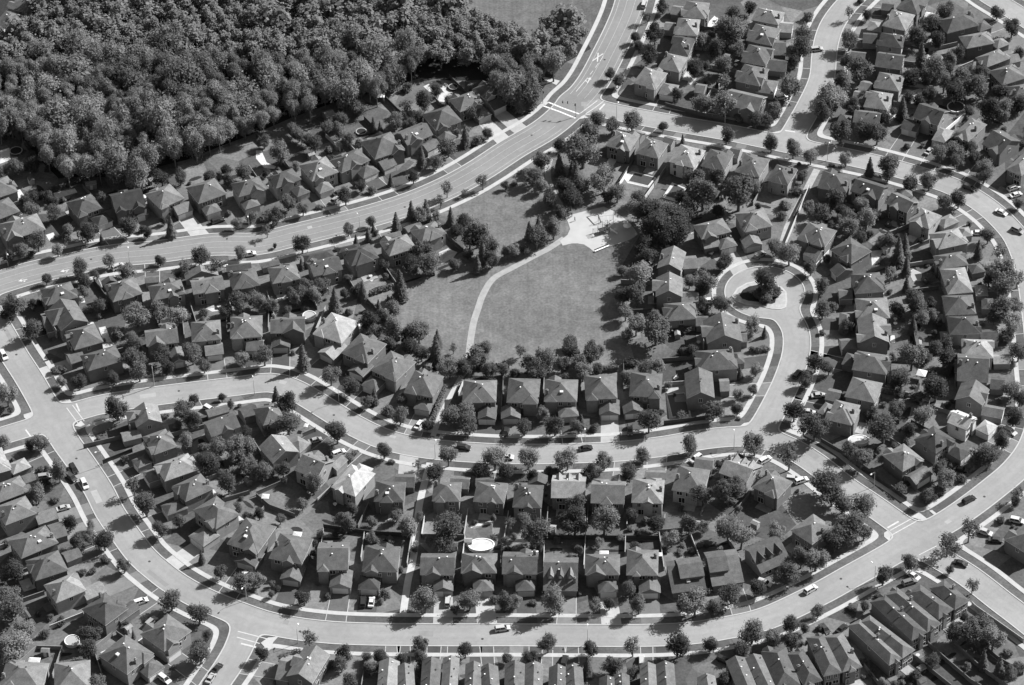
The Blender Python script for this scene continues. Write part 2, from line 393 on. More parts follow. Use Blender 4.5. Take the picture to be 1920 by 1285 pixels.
# corner ramps where the pavements meet the kerb
for q in ([(1657.5,1000),(1668,993),(1672,1002),(1667,1015),(1657.5,1007)], [(1708,970),(1723,961),(1740,975),(1728,976)], [(1742,958),(1748,957),(1758,965),(1752,967)],
          [(1713,1043),(1732,1044),(1738,1047),(1725,1054),(1717,1048)], [(432,1186),(437,1171),(445,1186),(444,1196)], [(489,1206),(503,1196),(523,1192),(513,1204),(505,1218),(498,1216)],
          [(109,752),(130,749),(136,758),(122,764),(115,759)], [(140,799),(152,789),(159,797),(150,801)], [(44,778),(60,773),(60,782),(50,788),(45,783)],
          [(1395,794),(1412,794),(1402,806),(1387,806)], [(1467,807),(1480,804),(1505,814),(1500,820)], [(1445,250),(1462,246),(1472,247),(1455,252)],
          [(1080,217),(1092,215),(1104,221),(1082,223)], [(1017,191),(1030,192),(1022,199)], [(1013,143),(1050,152),(1043,160),(1022,151)]):
    P_ = []
    for p in q:
        v = at(*p)
        for _ in range(40):                            # keep the ramp off the carriageway
            if sd_at(v.x, v.y) > .05: break
            gv = Vector((sd_at(v.x + .3, v.y) - sd_at(v.x - .3, v.y), sd_at(v.x, v.y + .3) - sd_at(v.x, v.y - .3), 0)); v += gv.normalized() * .12
        P_.append(v)
    sheet(P_[::-1], .106, 'pavement', M_CONC)
# road paint
def offset_line(line, off):
    T = np.gradient(line, axis=0); T /= np.linalg.norm(T, axis=1)[:, None] + 1e-9
    return line + np.stack([-T[:, 1], T[:, 0]], 1) * off
paint = MB(); lanes = MB()
def stroke(L, w, z=.036, paint=None):
    paint = paint or globals()['paint']
    L = np.array([p[:2] for p in L], float)
    T = np.gradient(L, axis=0); T /= np.linalg.norm(T, axis=1)[:, None] + 1e-9; Nn = np.stack([-T[:, 1], T[:, 0]], 1) * w / 2
    for k in range(len(L) - 1):
        paint.poly([(*(L[k] - Nn[k]), z), (*(L[k + 1] - Nn[k + 1]), z), (*(L[k + 1] + Nn[k + 1]), z), (*(L[k] + Nn[k]), z)])
ml = CL['main road']
cross = at(1052, 207); cross2 = np.array([cross.x, cross.y])
far = lambda p, r: np.linalg.norm(p - cross2) > r
for off, w in ((4.35, .15), (-4.35, .15), (1.5, .13), (-1.5, .13)):
    seg = []
    for p in offset_line(ml, off):
        if far(p, 9): seg.append(p)
        else:
            if len(seg) > 2: stroke(seg, w, .035, lanes)
            seg = []
    if len(seg) > 2: stroke(seg, w, .035, lanes)
structure(build(lanes, 'lane_marking', gmat('worn_lane_paint', .34, .8, .2, 1.0)))
def pxline(pts, w, z=.037): stroke([at(*p) for p in pts], w, z)
cw = MB()
for L_ in ([(1028,192),(1055,203),(1086,214)], [(1019,199),(1050,210),(1079,222)]): stroke([at(*q) for q in L_], .6, .0375, cw)
structure(build(cw, 'crosswalk_marking', gmat('fresh_road_paint', .62, .7, .08, 1.5)))
pxline([(1088,213),(1104,201),(1120,189)], .3); pxline([(1098,214),(1116,202),(1132,190)], .3)
pxline([(1111,114.5),(1121,107.5),(1131,101)], .42); pxline([(1120,116),(1121,107.5),(1121.5,99.5)], .42, .0385)
pxline([(1125,115),(1131,106)], .2); pxline([(1116.5,127),(1122,119)], .2); pxline([(1106.5,140),(1112,133)], .2)
pxline([(1080,172),(1102,146)], .22); pxline([(1124,206),(1134,195)], .6)
def arrow(x, y, x2, y2):
    a, b = at(x, y, .038), at(x2, y2, .038); d = (b - a).normalized(); n = Vector((-d.y, d.x, 0))
    paint.poly([a - n * .18, b - n * .18, b + n * .18, a + n * .18])
    paint.poly([b - n * .75, b + d * 1.3, b + n * .75]); paint.poly([a + d * .6 + n * .1, a + d * 1.6 + n * 1.0, a + d * .9 + n * 1.1])
arrow(51,524,41,526); arrow(130,506,120,508); arrow(1101,156,1105,149)
pxline([(143,757),(149,772)], .5); pxline([(125,765),(147,795),(153,800)], .25); pxline([(136,760),(158,790)], .25)
pxline([(452,1207),(480,1214)], .6); pxline([(446,1184),(500,1198)], .3); pxline([(444,1195),(487,1207)], .3)
pxline([(1664,990),(1685,978)], .6); pxline([(1669,995),(1718,968)], .3); pxline([(1673,1003),(1725,974)], .3)
pxline([(1764,1040),(1776,1033)], .5); pxline([(1723,1041),(1756,1024)], .25); pxline([(1738,1047),(1765,1031)], .25)
pxline([(1472,245),(1491,248)], .6); pxline([(48,806),(57,818)], .5)
structure(build(paint, 'road_marking', M_MARK))

# ------------------------------------------------------------------ data
DATA = '''T 0 963
h 155 345 430 218 345 80 1H 3 g 400 200 505 160 462 52 A
h 265 505 515 425 435 275 1H 3 g 500 372 612 318 575 245 A
h 415 680 640 575 560 435 1H 6 g 650 655 800 585 745 503 A
h 610 720 790 840 965 712 2H 2 g 900 820 1045 710 985 650 A
h 1060 905 1230 1040 1430 880 1H 3 g 1185 1030 1255 1090 1365 1005 B
h 765 1065 955 1225 1130 1050 1H 3 g 1010 1150 1110 1235 1238 1150 H
h 0 1310 320 1345 355 1130 0H 5
h 410 1340 685 1320 675 1100 0H 4
h 1452 -24 1620 124 1792 8 0H 4 g 1415 170 1525 255 1650 165 H
h 1690 230 1930 290 2085 95 0H 3 g 1755 355 1915 405 1985 300 B
t d 1280 650 80 1490 745 85 925 390 58 1205 110 65 1340 60 50 1650 440 55 1810 520 75 1500 1040 95 1550 910 45 670 900 85 660 1020 80 80 700 110 50 600 90 740 1270 70
t k 780 210 70 580 210 60 110 430 90 520 70 60
t l 680 170 60 680 90 40 170 870 80 100 990 120 50 1080 90 1880 510 60 30 480 40
t b 790 345 45 960 840 45 610 440 36 690 430 32 290 750 30 330 900 40 450 810 45 380 780 35 500 600 20 40 230 40
t c 1510 320 30 1000 905 20
c 1015 672 1095 645 9 1195 1210 1270 1265 9 1590 1200 1665 1115 1 1560 1262 1600 1200 7 1820 462 1865 435 9 1085 855 1180 765 6
o r 540 950 56
k 215 1110 300 1120 300 1085 2 9
k 765 1060 830 1030 822 1018 2 9
L 1850 650
f 5 155 640 330 580
f 7 620 740 370 840
f 5 150 1100 275 990 465 995 390 1210
f 5 840 890 700 1005 760 1190
f 5 60 580 0 600
T 480 963
h 95 335 345 380 430 190 0H 3 w 0 .4 .75 .6 g g 180 490 335 515 375 395 B
h 455 425 690 425 708 215 0A 3 w 0 .0 .4 .8 h g 548 555 715 565 735 435 B
h 790 435 1060 437 1087 245 0H 2 g 765 568 925 575 938 470 H
h 1230 460 1490 462 1500 300 0A 3 w 0 .15 .6 .3 g g 1335 580 1485 585 1475 485 B
h 1535 450 1805 450 1812 298 0H 3 w 0 .05 .6 .4 g g 1640 585 1795 585 1765 480 H
h 235 1215 425 1285 545 1065 3B 4 w 3 .35 .75 .8 g g 150 1235 240 1270 310 1080 A
h 905 1330 1060 1330 1080 1110 2B 5
h 1065 1340 1200 1340 1180 1145 2B 5
h 1230 1340 1375 1340 1390 1098 2B 3
h 1385 1340 1510 1340 1528 1085 2B 4
h 1560 1340 1690 1340 1700 1130 2B 3
h 1695 1340 1835 1340 1812 1150 2B 4
t l 20 500 55 1265 650 100 1600 650 75 1140 100 70
t d 120 525 27 160 565 25 118 605 28 1440 90 120 1235 980 60 640 1130 60 850 1150 50 940 1150 45 1240 1100 65 1880 1090 40 1870 650 75 860 180 45 670 70 80 870 60 40 180 40 40 830 1070 40 700 1250 60
t k 360 630 60 1500 720 45 1400 220 70 1570 1025 60 55 1050 55 930 1080 60 1240 1190 50 1090 1090 40 430 220 30 660 1060 70 430 300 28
t s 395 930 75 200 1090 50
t b 530 620 35 460 530 20 970 600 45 940 660 30 560 1130 40 1090 420 30 1780 640 40 900 200 30 1000 190 30 600 150 30
c 800 700 805 620 1 860 700 872 620 9 1435 690 1440 620 8 1790 868 1905 852 8
L 315 975
o o 1690 232 97
k 270 175 335 180 348 140 2 9
p 8 1605 95 1650 70 1690 70 1690 92 1640 98 1612 112
p 9 1690 68 1770 55 1772 78 1690 90
f 2 505 80 820 125 1165 150
f 6 505 110 480 290
f 6 812 140 785 330
f 6 1168 145 1132 370
f 7 1265 10 1240 155
f 4 1240 155 1560 160
f 7 1568 170 1540 370
f 5 825 1060 790 1285
T 960 963
h -75 455 190 460 197 290 0A 3 w 0 .1 .6 .3 g g 35 580 185 583 165 480 H
h 232 578 492 580 500 330 0D 4 m 3
h 545 460 808 460 812 305 0H 3 w 0 .05 .6 .3 g g 655 590 805 590 780 490 H
h 858 460 1098 468 1098 275 0H 4 w 0 .2 .45 .5 h g 958 595 1122 600 1105 480 B
h 1195 605 1450 560 1410 320 0D 3 m 1 .3 1
h 1505 545 1748 518 1675 268 0D 3 m 1 0 .6
h 1862 465 2070 345 1965 150 0D 2 m 3
h -60 1340 92 1340 98 1128 2B 4
h 92 1340 228 1340 235 1130 2B 3
h 270 1340 405 1340 412 1155 2B 3
h 408 1340 545 1340 527 1145 2B 4
h 650 1400 770 1400 775 1235 2B 3
h 772 1400 890 1400 880 1215 2B 4
h 965 1340 1090 1340 1080 1135 2B 4
h 1092 1340 1235 1340 1215 1130 2B 3
h 1420 1400 1560 1400 1520 1225 2B 4
h 1700 1340 1850 1320 1745 1085 2B 3
h 1860 1330 1985 1300 1870 1060 2B 3
t d 270 965 80 1485 975 60 1800 890 95 760 1140 70 910 1190 55 890 560 60 950 680 75 1640 600 80 1510 700 60 920 240 35 170 130 120 1330 80 70
t k 595 1010 60 1240 990 100 1720 1020 60 470 60 110 1080 80 60 140 1090 60 1590 1240 60 1840 560 60 1270 690 50 210 260 30 730 680 45
t c 565 1140 50
t s 905 985 85
t l 320 660 105 630 690 55 1370 670 110 30 660 50 1200 190 60 650 220 40 690 50 110 1620 110 110 1720 170 100 1440 100 45
t b 1440 570 50 500 600 25 490 250 40 340 200 35 160 250 30 1000 60 40 1400 240 30 1350 280 35 1150 280 30 160 670 30 1260 290 30 1280 240 25
c 385 1130 400 1075 1 972 1130 972 1075 8 1570 1090 1610 1110 1 1870 510 1916 525 8
L 568 980
U 552 190
k 290 130 325 150 322 95 2.2 6
k 655 300 725 300 725 285 2 9
k 1100 318 1122 318 1122 295 2 9
k 130 300 200 300 195 285 2.5 9
f 7 242 210 238 400
f 7 552 160 538 400
f 6 852 160 848 290
f 6 1105 140 1140 400
f 6 1340 150 1420 360
f 2 240 165 1100 165
f 4 1100 120 1280 110
f 6 865 0 862 80
f 5 1150 0 1130 80
T 1440 963
h 60 1300 260 1300 130 1020 2H 3
h 270 1290 415 1255 265 1020 2H 2
h 415 1225 552 1190 425 900 2H 3
h 560 1190 708 1150 560 890 2H 3
h 910 1140 1005 1085 690 790 2H 3
h 1008 1085 1105 1022 765 762 2H 3
h 1080 960 1192 890 880 600 2H 2
h 1195 890 1300 825 970 555 2H 3
h 1280 795 1395 718 1140 530 2H 2
h 1400 715 1522 655 1325 500 2H 2
h 185 125 330 245 485 110 2H 4
h 1795 195 1960 330 2150 150 3H 3
t d 1055 365 55 1365 420 32 375 735 50 620 90 120 560 160 90 250 330 80 150 450 90 720 130 70 1520 880 95 1600 830 90 1240 1100 60 1820 1200 60 270 860 40 1880 1150 50
t s 1535 540 60 1510 110 100 1350 210 100
t k 865 460 80 170 840 75 180 960 70 500 200 90 725 700 38 1400 900 80 1600 1000 60
t l 40 930 60 360 340 95 70 140 75 1690 930 100
t c 1620 1090 45 1740 1140 50
t b 630 700 40 780 1190 40 710 1110 40 1740 50 40 830 610 30 390 860 30 720 1220 25 1100 1230 60 1800 1040 40 1500 1140 35
c 265 600 375 535 9 1395 355 1495 385 1 1590 125 1665 150 8 1650 190 1765 200 2 1020 525 1100 500 4 520 890 590 830 1 1050 440 1130 485 9 1820 40 1916 60 9 400 830 450 890 2
L 800 505
f 4 1200 960 1300 1050 1520 1240 1600 1285
f 4 1380 940 1560 1110 1720 1230 1800 1285
f 4 1560 940 1740 1080 1916 1180
f 4 1110 1070 1380 1285
f 6 1530 660 1560 690 1916 940
T 0 642
h 670 210 940 140 855 30 3H 3
h 1020 640 1215 600 1185 470 3B 5 w 3 .35 1 2.2 h g 925 750 1062 712 1040 640 A
h 1150 855 1322 780 1245 640 3H 3 g 1040 945 1150 900 1090 840 H
h 1235 1045 1490 955 1410 830 3H 5 g 1115 1062 1215 1020 1170 935 H
h 1385 1205 1590 1095 1510 972 3H 3 g 1255 1300 1415 1245 1360 1170 H
h 1580 718 1795 632 1740 520 2A 3 w 0 .35 .75 .3 g g 1570 560 1730 520 1690 470 A
h -150 1020 90 960 10 790 1H 6 g 95 1000 228 935 185 858 H
h -30 1215 222 1115 150 995 1H 4 g 190 1060 280 1030 240 975 A
h 40 1375 280 1285 190 1150 1H 4 g 290 1370 445 1320 400 1240 A
t k 875 490 95 850 270 48 590 290 65 1215 100 75 1250 190 50 1455 430 42 1440 590 70 1665 415 32 1730 470 30 220 770 45 340 1050 40 1560 910 85 1710 1060 75 1000 30 60 1860 670 50
t d 1040 210 80 1010 120 85 1440 80 80 1530 180 48 1385 500 80 300 750 60 440 970 80 280 1140 70 1090 1210 100 1860 920 70 80 510 25
t l 460 295 40 1810 120 50 50 390 90 20 750 60 1620 790 80 1760 800 100 1850 780 70 1390 740 60
t s 1000 1060 80
t b 420 210 40 465 200 40 1235 550 35 1800 480 25 740 720 20 240 940 25 300 950 30 350 940 25 1330 620 40 1760 970 60 410 1180 35 940 880 40
c 10 65 45 125 9 615 1025 650 1095 9 530 910 575 985 1 505 990 560 1030 2 300 1010 370 1000 6 420 1255 525 1225 7 1555 490 1590 510 9
U 1158 330
L 1910 395
L 770 925
p 9 725 55 780 20 850 0 860 20 780 50
f 2 765 885 990 795
f 4 1670 1170 1870 1110
f 4 625 765 900 700
T 480 642
h 48 636 208 572 150 440 2H 3 g -84 590 20 535 -30 450 A
h 655 75 840 170 965 15 0H 3 g 685 212 800 258 885 175 B
h 865 205 1050 298 1195 148 0H 3 w 0 .55 1 .3 h g 780 322 900 362 985 290 H
h 1110 372 1330 420 1410 255 0H 3 w 0 0 .45 .4 h g 1180 497 1300 520 1345 425 H
h 1540 455 1795 445 1815 280 0H 3 w 0 .1 .6 .2 h g 1660 575 1800 580 1812 475 B
h 20 785 125 910 325 822 2A 6 g 240 770 330 840 400 760 H
h 275 960 455 1020 600 885 2A 5 w 2 0 .5 .5 g g 530 920 605 970 680 885 B
h 560 1088 745 1160 900 985 2H 9 w 2 .2 .8 1.6 h
h 878 1195 1105 1195 1130 1045 2H 3 w 0 .2 .65 .5 h g 1040 1085 1190 1090 1198 990 A
h 1318 1190 1530 1195 1545 1050 2H 3 g 1455 1090 1600 1105 1608 1010 A
h 1632 1190 1865 1215 1888 1065 2H 3 w 0 .45 .75 .3 g g 1645 1080 1785 1080 1788 1015 A
t k 235 460 85 700 330 65 1280 630 40 1560 200 60 1240 80 60 1150 40 70 200 960 55 720 1250 50 1340 970 60 1680 960 60 1870 970 60 1100 430 50
t d 240 600 90 605 670 90 960 810 60 60 90 80 560 240 80 830 440 50 1080 550 65 1460 540 75 1590 530 70 1600 620 70 1660 110 75 1700 40 60 1000 0 50 30 960 80 430 1060 80 100 660 45
t c 150 400 45 350 100 55 885 400 35 1350 40 60
t l 1440 850 78 1790 860 100 1450 200 70 100 980 40
t s 1215 915 40 1480 40 40
t b 1020 895 25 700 860 40 745 825 30 565 805 35 985 510 55 1300 170 45 1360 190 25 130 690 20
y 1420 330 1330 560 1290 640
y 1650 190 1900 180
c 1205 640 1240 590 9 1520 780 1595 790 1 415 740 470 725 6 600 835 640 820 9 1840 855 1916 860 9 1880 650 1870 690 1
k 360 630 385 640 390 615 2 9
k 40 1170 95 1175 100 1140 2 9
L 1345 875
L 622 445
f 4 350 680 445 640
f 4 0 1130 100 1215 290 1285
f 4 0 1120 230 1020
f 6 460 1170 560 1080
f 4 1855 250 1840 480
f 7 1555 285 1515 380
T 960 642
h -40 448 200 458 212 276 0H 3 w 0 .5 1 .6 h g -76 570 72 576 58 490 B
h 235 445 485 445 500 278 0H 3 w 0 0 .4 .2 h g 350 568 500 552 490 470 H
h 540 440 780 415 790 235 0H 3 w 0 0 .4 .6 h g 655 545 812 545 805 435 B
h 878 405 1118 415 1130 235 0H 3 w 0 .6 1 .7 h g 842 535 995 530 965 430 B
h 0 1240 220 1245 242 1070 2H 3 w 0 .35 .7 .3 g g 120 1065 265 1070 268 1000 B
h 292 1168 550 1172 560 1000 2D 6 m 3
h 590 1205 845 1215 855 1045 2A 4 w 2 0 .5 .8 h g 740 1065 855 1075 860 1015 B
h 890 1205 1130 1210 1150 1030 2H 5 w 0 .35 .7 .3 g g 1000 1030 1150 1030 1160 960 A
h 1200 1105 1435 1145 1485 960 2H 3 w 0 .5 .85 .3 h g 1360 945 1500 960 1520 870 A
h 1545 980 1760 1050 1890 925 2D 6 m 3
h 1780 1090 1985 1155 2130 1045 2H 4 w 0 .5 .9 .5 h
h 1395 215 1685 198 1655 48 1H 2 w 1 0 .5 .6 h g 1660 165 1748 155 1725 70 H
h 1312 420 1525 420 1500 230 1B 4 g 1560 370 1635 365 1625 270 A
p 7 1140 300 1180 585 1345 560 1300 290
q 1165 400 1290 385 1330 540 1205 560
p 9 1210 270 1240 235 1250 265 1220 285
f 2 1140 590 1510 545
f 6 1145 300 1290 290
f 4 1130 120 1370 100
y 560 205 800 195
t l 240 130 95 660 60 40 510 150 60 530 220 70 1090 180 60 240 540 55 120 860 95 415 880 75 1820 760 90 1690 385 45 1830 200 50 740 1260 50
t d 130 160 70 430 60 70 590 70 75 200 200 90 1000 190 60 860 250 45 320 630 70 500 630 55 1510 510 75 1345 770 72 690 890 68 980 850 55 1430 1140 80 1620 1110 110 1700 1080 80 480 1220 80 1290 60 30
t s 60 60 50
t k 380 170 55 20 240 40 90 640 60 1025 590 90 590 980 60 880 980 60 1560 920 35 1810 360 40 1690 500 45 1340 60 50 150 1000 50 640 200 40
t c 520 580 28 1710 220 28
t b 900 150 50 625 645 40 1265 545 50 270 960 40 330 980 50 900 940 35 1800 60 33 1850 60 33 1900 45 38 1270 1240 30 1110 520 30 1700 570 20 1560 80 20
c 495 800 610 780 1 885 620 885 690 3 1395 860 1365 880 9 1880 890 1916 870 9
L 1665 800
L 548 738
T 1440 642
h 625 208 888 245 930 100 3H 3 w 1 .2 .8 .6 g g 540 170 640 180 695 95 H
h 568 410 800 455 868 305 3H 4 g 420 430 525 450 570 365 A
h 430 585 625 622 700 470 3H 4 w 1 .1 .8 .6 h g 358 530 430 545 505 470 H
h 1085 730 1258 832 1415 732 1H 1 g 1315 815 1445 892 1530 820 H
h 850 848 1010 970 1178 882 1H 4 g 1015 1000 1110 1070 1235 990 B
h 1310 608 1475 630 1600 560 1A 9 w 3 .2 .9 1 g g 1560 650 1655 705 1720 628 H
h 1395 430 1610 475 1665 352 1B 4 w 1 .3 .8 .4 g g 1590 545 1750 570 1785 490 A
h 1440 270 1670 320 1630 115 1A 2 w 3 .3 .8 .8 g g 1660 350 1770 355 1785 265 A
h 1448 116 1685 116 1690 -22 1H 7 g 1690 165 1820 160 1810 88 A
c 195 270 245 205 1 325 400 425 390 7 275 520 325 525 8 165 1020 210 1025 8 220 1045 280 1025 9 1455 1205 1560 1150 1 1400 940 1490 960 1 1770 640 1860 690 8
o o 680 730 78
k 1110 245 1180 262 1195 215 2.5 9
L 795 1085
f 3 400 720 580 825 820 990 1040 1160
y 865 360 1030 385
y 1190 225 1410 210
t k 355 160 65 455 195 50 290 280 55 195 520 75 1260 340 105 1260 40 50 1060 650 60 1840 560 70 1890 420 60 1850 1200 40 950 300 50
t d 350 630 110 430 1040 110 480 1130 100 700 1230 100 560 1200 80 700 860 95 620 800 60 870 640 115 790 530 50 1340 110 70 1000 260 80 960 490 60 1290 950 80 1210 1150 60 1610 840 90 1760 740 80 1830 350 70 1880 70 70 1520 940 40 1700 830 60
t s 160 840 110 1880 1130 60
t l 1170 550 85 1080 100 110 1330 1030 80 930 110 40
t b 1120 400 70 1040 740 40 1000 1090 60 1180 1170 50 1735 440 25 1450 1020 45 1280 1100 50 740 570 30 1390 920 30 1560 860 40
T 0 321
h -100 225 145 152 50 40 3H 4
h -80 385 160 300 60 200 3H 3
h 50 520 355 440 270 322 0H 4
h 580 345 765 275 680 168 0H 2 w 0 0 .4 .8 h g 735 415 855 372 790 310 H
h 880 295 1115 265 1030 140 0A 1 w 0 .0 .35 .5 g w 0 .55 .95 .8 g g 1010 345 1120 320 1090 280 A
h 1200 285 1390 205 1270 95 0H 5 w 0 0 .35 .6 h g 1335 330 1455 290 1390 222 A
h 1490 240 1710 170 1605 55 0H 3 g 1545 335 1660 295 1620 230 H
h 1790 195 2005 140 1940 40 0H 3 w 0 .4 .9 .5 g g 1840 290 1960 255 1910 195 H
h 355 1010 585 945 530 825 3H 2
h 465 1185 680 1135 555 985 3B 3 w 3 .3 1 1.5 h g 360 1200 470 1200 400 1060 A
h 556 1344 776 1280 708 1140 3H 3 g 536 1448 644 1412 590 1330 A
h 850 980 1080 920 1000 795 2H 3 w 0 .3 .7 .4 h g 770 860 890 830 880 795 B
h 1145 975 1395 920 1355 810 2H 3 g 1090 840 1200 835 1190 785 A
h 1450 925 1690 885 1660 780 2A 5 w 0 .35 .8 .7 h g 1400 815 1650 780 1620 735 B
h 1745 892 1955 855 1915 730 2H 2 w 0 .3 .75 .3 h g 1700 755 1890 735 1880 685 A
h 1100 1315 1345 1285 1325 1165 0A 4 w 0 .05 .6 .5 g g 1292 1448 1390 1420 1364 1310 B
h 1435 1285 1660 1262 1655 1112 0H 4 w 0 .1 .5 .2 h g 1545 1385 1685 1375 1665 1285 A
h 1722 1258 1965 1240 1972 1078 0H 4 w 0 .05 .4 .4 h g 1840 1348 1968 1352 1990 1255 A
t k 345 810 42 1200 665 40 650 450 75 60 640 50 1210 50 70 1100 460 40 1720 70 50 1230 370 30 1690 1060 50 240 1000 40 600 800 40 40 1080 40 1340 780 30
t d 595 720 65 950 745 62 1500 635 68 1805 610 50 100 1000 90 230 1180 75 750 1010 55 1190 1050 80 1800 970 80 1900 960 60 960 400 85 400 310 60 280 520 80 150 600 60 1350 40 60 1880 340 45 1000 1250 50
t l 815 670 50 430 590 48 1020 1070 95 1320 1080 80 510 440 40 1030 60 95 1780 390 45 1640 30 30
t s 1390 720 70 1620 700 70 720 780 40
t c 1280 410 45 760 500 22
t b 230 620 35 180 210 45 290 180 40 1710 320 30 1410 1090 35 1520 1060 40 870 1230 60 740 1090 30 660 1040 40 500 490 40 430 490 30 1070 440 40
y 350 160 500 100 620 60
y 345 170 430 240
c 1600 380 1665 360 1 1840 625 1895 615 9 860 725 905 705 8
L 975 709
L 62 715
L 1870 430
p 9 570 895 610 890 640 985 585 990
p 8 345 480 400 460 420 500 370 525
p 9 400 170 560 130 580 160 420 210
p 9 740 1175 790 1165 840 1285 780 1285
p 8 1545 1030 1630 1010 1640 1050 1590 1055
k 1070 200 1095 205 1095 180 2 9
k 1680 725 1715 715 1710 700 2 9
k 640 110 725 95 720 65 2.3 4
f 4 620 100 740 235
f 3 700 800 830 980
T 480 321
h 148 134 340 62 272 -25 0H 3 w 0 .2 .7 .6 g g 310 195 412 158 345 92 H
h 422 74 628 8 520 -108 0H 4 g 478 172 588 132 530 62 H
h 120 850 330 805 300 685 2H 3 w 0 .3 .7 .4 h g 55 725 190 700 160 665 A
h 430 795 650 735 600 630 2A 2 w 0 .3 .75 .6 h g 380 685 600 640 560 590 H
h 715 715 925 650 850 540 2H 1 w 0 .15 .8 .7 h g 610 620 770 580 770 540 H
h 1000 640 1205 575 1130 470 2H 4 g 970 515 1090 480 1080 445 A
h 1245 540 1435 465 1340 375 2H 3 w 0 .3 .8 .5 h g 1140 460 1250 410 1210 375 A
h 110 1215 370 1210 370 1090 0A 3 w 0 .35 1 .4 g g 116 1324 260 1324 255 1240 B
h 420 1220 640 1290 785 1130 0H 7 w 0 0 .4 .3 h g 465 1359 580 1419 690 1320 B
o r 400 1080 50
p 9 1370 610 1440 580 1510 610 1480 650 1390 700
q 1405 605 1450 597 1480 615 1430 640 1400 670
p 9 810 800 850 750 900 790 870 830
p 7 130 970 260 920 270 940 150 985
t c 1165 290 42 1050 385 48 1275 285 45 1460 330 38 1700 600 50 1660 690 40 840 470 30 750 520 28 1010 60 25 1080 840 65 800 890 40 590 960 55 920 1020 35 1360 1250 40 880 420 20 340 690 25 990 960 20
t k 1560 380 55 1660 470 100 1600 500 80 140 560 18 670 190 60 790 110 40 1180 40 50 1160 690 60 750 900 40 660 920 40 850 1130 85 1120 1240 60 150 340 60 960 700 40 1590 620 40 1500 450 50 1870 110 30
t d 1740 560 90 1880 610 45 690 435 48 860 380 38 345 545 65 240 230 60 350 280 50 1250 590 80 1290 690 85 1180 740 50 1490 690 45 690 800 35 500 860 65 370 840 50 340 920 60 960 1090 60 1030 1180 90 900 1200 60 1770 660 60
t l 1230 330 60 1350 340 40 440 930 60 300 960 50 1030 1030 60 1220 1200 90 40 990 60 130 1010 50
t s 1430 130 60 1700 70 60 1560 160 30 1380 220 50 80 440 50
t b 870 140 40 690 1060 35 350 1030 30 905 465 25 610 580 25 80 340 60 980 790 30 1000 760 30 780 850 35 480 270 30
y 850 920 1030 860
c 560 240 620 190 6 600 170 640 150 2
L 780 452
f 3 1430 470 1560 590
f 3 830 950 1000 1130
T 960 321
h 1420 515 1645 455 1580 350 0H 4 g 1440 590 1560 560 1535 490 A g 1565 590 1698 560 1640 480 H
h 1735 458 1950 410 1890 275 0H 4 g 1745 580 1880 550 1845 480 B
h 1078 735 1265 745 1315 605 1B 4 g 1290 730 1405 735 1370 640 A
h 1075 945 1278 945 1282 800 1B 5 w 3 .3 .9 1.2 g g 1275 980 1405 985 1395 900 A
h 1165 1125 1388 1108 1355 978 1H 3 w 3 .2 .8 .8 h g 1375 1165 1470 1160 1475 1080 A
h 1470 1290 1740 1285 1690 1110 1B 3 w 3 .3 .8 1.2 g g 1660 1285 1770 1285 1755 1205 A
t k 400 130 75 440 210 80 725 195 50 1045 300 115 1150 330 115 1110 420 115 1220 440 120 1160 520 95 1240 360 90 1040 440 90 1000 575 70 1010 640 70 830 940 60 1330 280 80 1540 300 50 1560 700 40 1430 900 50 1440 1020 60 1240 500 80 1270 200 50
t c 480 30 65 200 410 50 130 440 40 1895 1200 25
t d 520 110 70 280 200 60 360 310 50 310 430 75 180 490 90 90 580 45 150 30 70 790 150 80 950 195 60 945 285 90 820 740 40 930 920 90 1080 1180 120 1430 170 120 1370 60 80 1700 150 140 1820 120 60 1600 670 60 1450 830 90 1570 990 75 430 1280 50 1540 40 60
t l 220 100 50 20 590 50 690 60 100 960 770 100 850 1060 60 930 1150 80 870 1230 50 1330 830 50 1800 1160 65
t b 1210 1180 40 1310 1170 60 1060 1060 40 20 90 30 1430 740 25
c 1835 645 1885 610 5 1450 975 1505 970 9
p 9 830 40 900 0 1085 50 1035 128 865 90
q 875 75 920 15 1070 50 1020 110
p 9 1125 200 1200 85 1310 130 1240 235
q 1155 190 1220 100 1290 135 1235 210
f 8 805 90 860 0
f 7 995 190 1115 20
f 7 1215 280 1285 180
p 9 1340 400 1370 400 1370 470 1335 470
T 1440 321
h -12 68 150 105 228 -12 2H 2 w 0 .2 .7 .2 h
h 355 130 580 155 650 30 2H 3 w 0 .1 .5 .2 h
h 610 150 830 215 915 115 2A 2 w 0 .4 .9 .6 g
h 865 240 1040 305 1150 235 2A 3 g 990 190 1100 195 1060 135 H
h 1035 375 1205 430 1320 335 2H 6 w 0 .1 .7 .5 g g 1320 430 1440 380 1365 322 H
h 210 505 425 565 525 445 0H 4 w 0 .0 .4 .5 h w 0 .5 .9 .5 h g 260 625 365 665 440 590 A
h 475 590 625 700 770 600 0H 2 g 455 740 520 790 650 745 A
h 655 918 880 905 835 760 3H 3 w 1 .3 .8 .6 h g 535 965 640 960 625 880 A
h 675 1110 920 1105 890 950 3H 4 g 525 1155 640 1155 655 1065 H
h 685 1290 910 1285 890 1110 3B 4 w 1 .3 .8 1 g w 3 0 .4 .8 g g 560 1335 700 1335 660 1255 A
h 1285 585 1510 545 1420 430 1H 6 w 3 .1 .7 .6 g g 1440 500 1535 485 1505 415 H
h 1290 735 1512 705 1450 605 1H 3 g 1535 765 1640 755 1590 690 H
h 1345 930 1535 905 1480 715 1H 6 g 1560 935 1655 935 1640 855 H
h 1335 1078 1570 1075 1530 930 1H 3 g 1600 1035 1690 1035 1690 950 H
h 1365 1225 1600 1220 1570 1085 1H 2 g 1600 1285 1735 1280 1710 1185 A
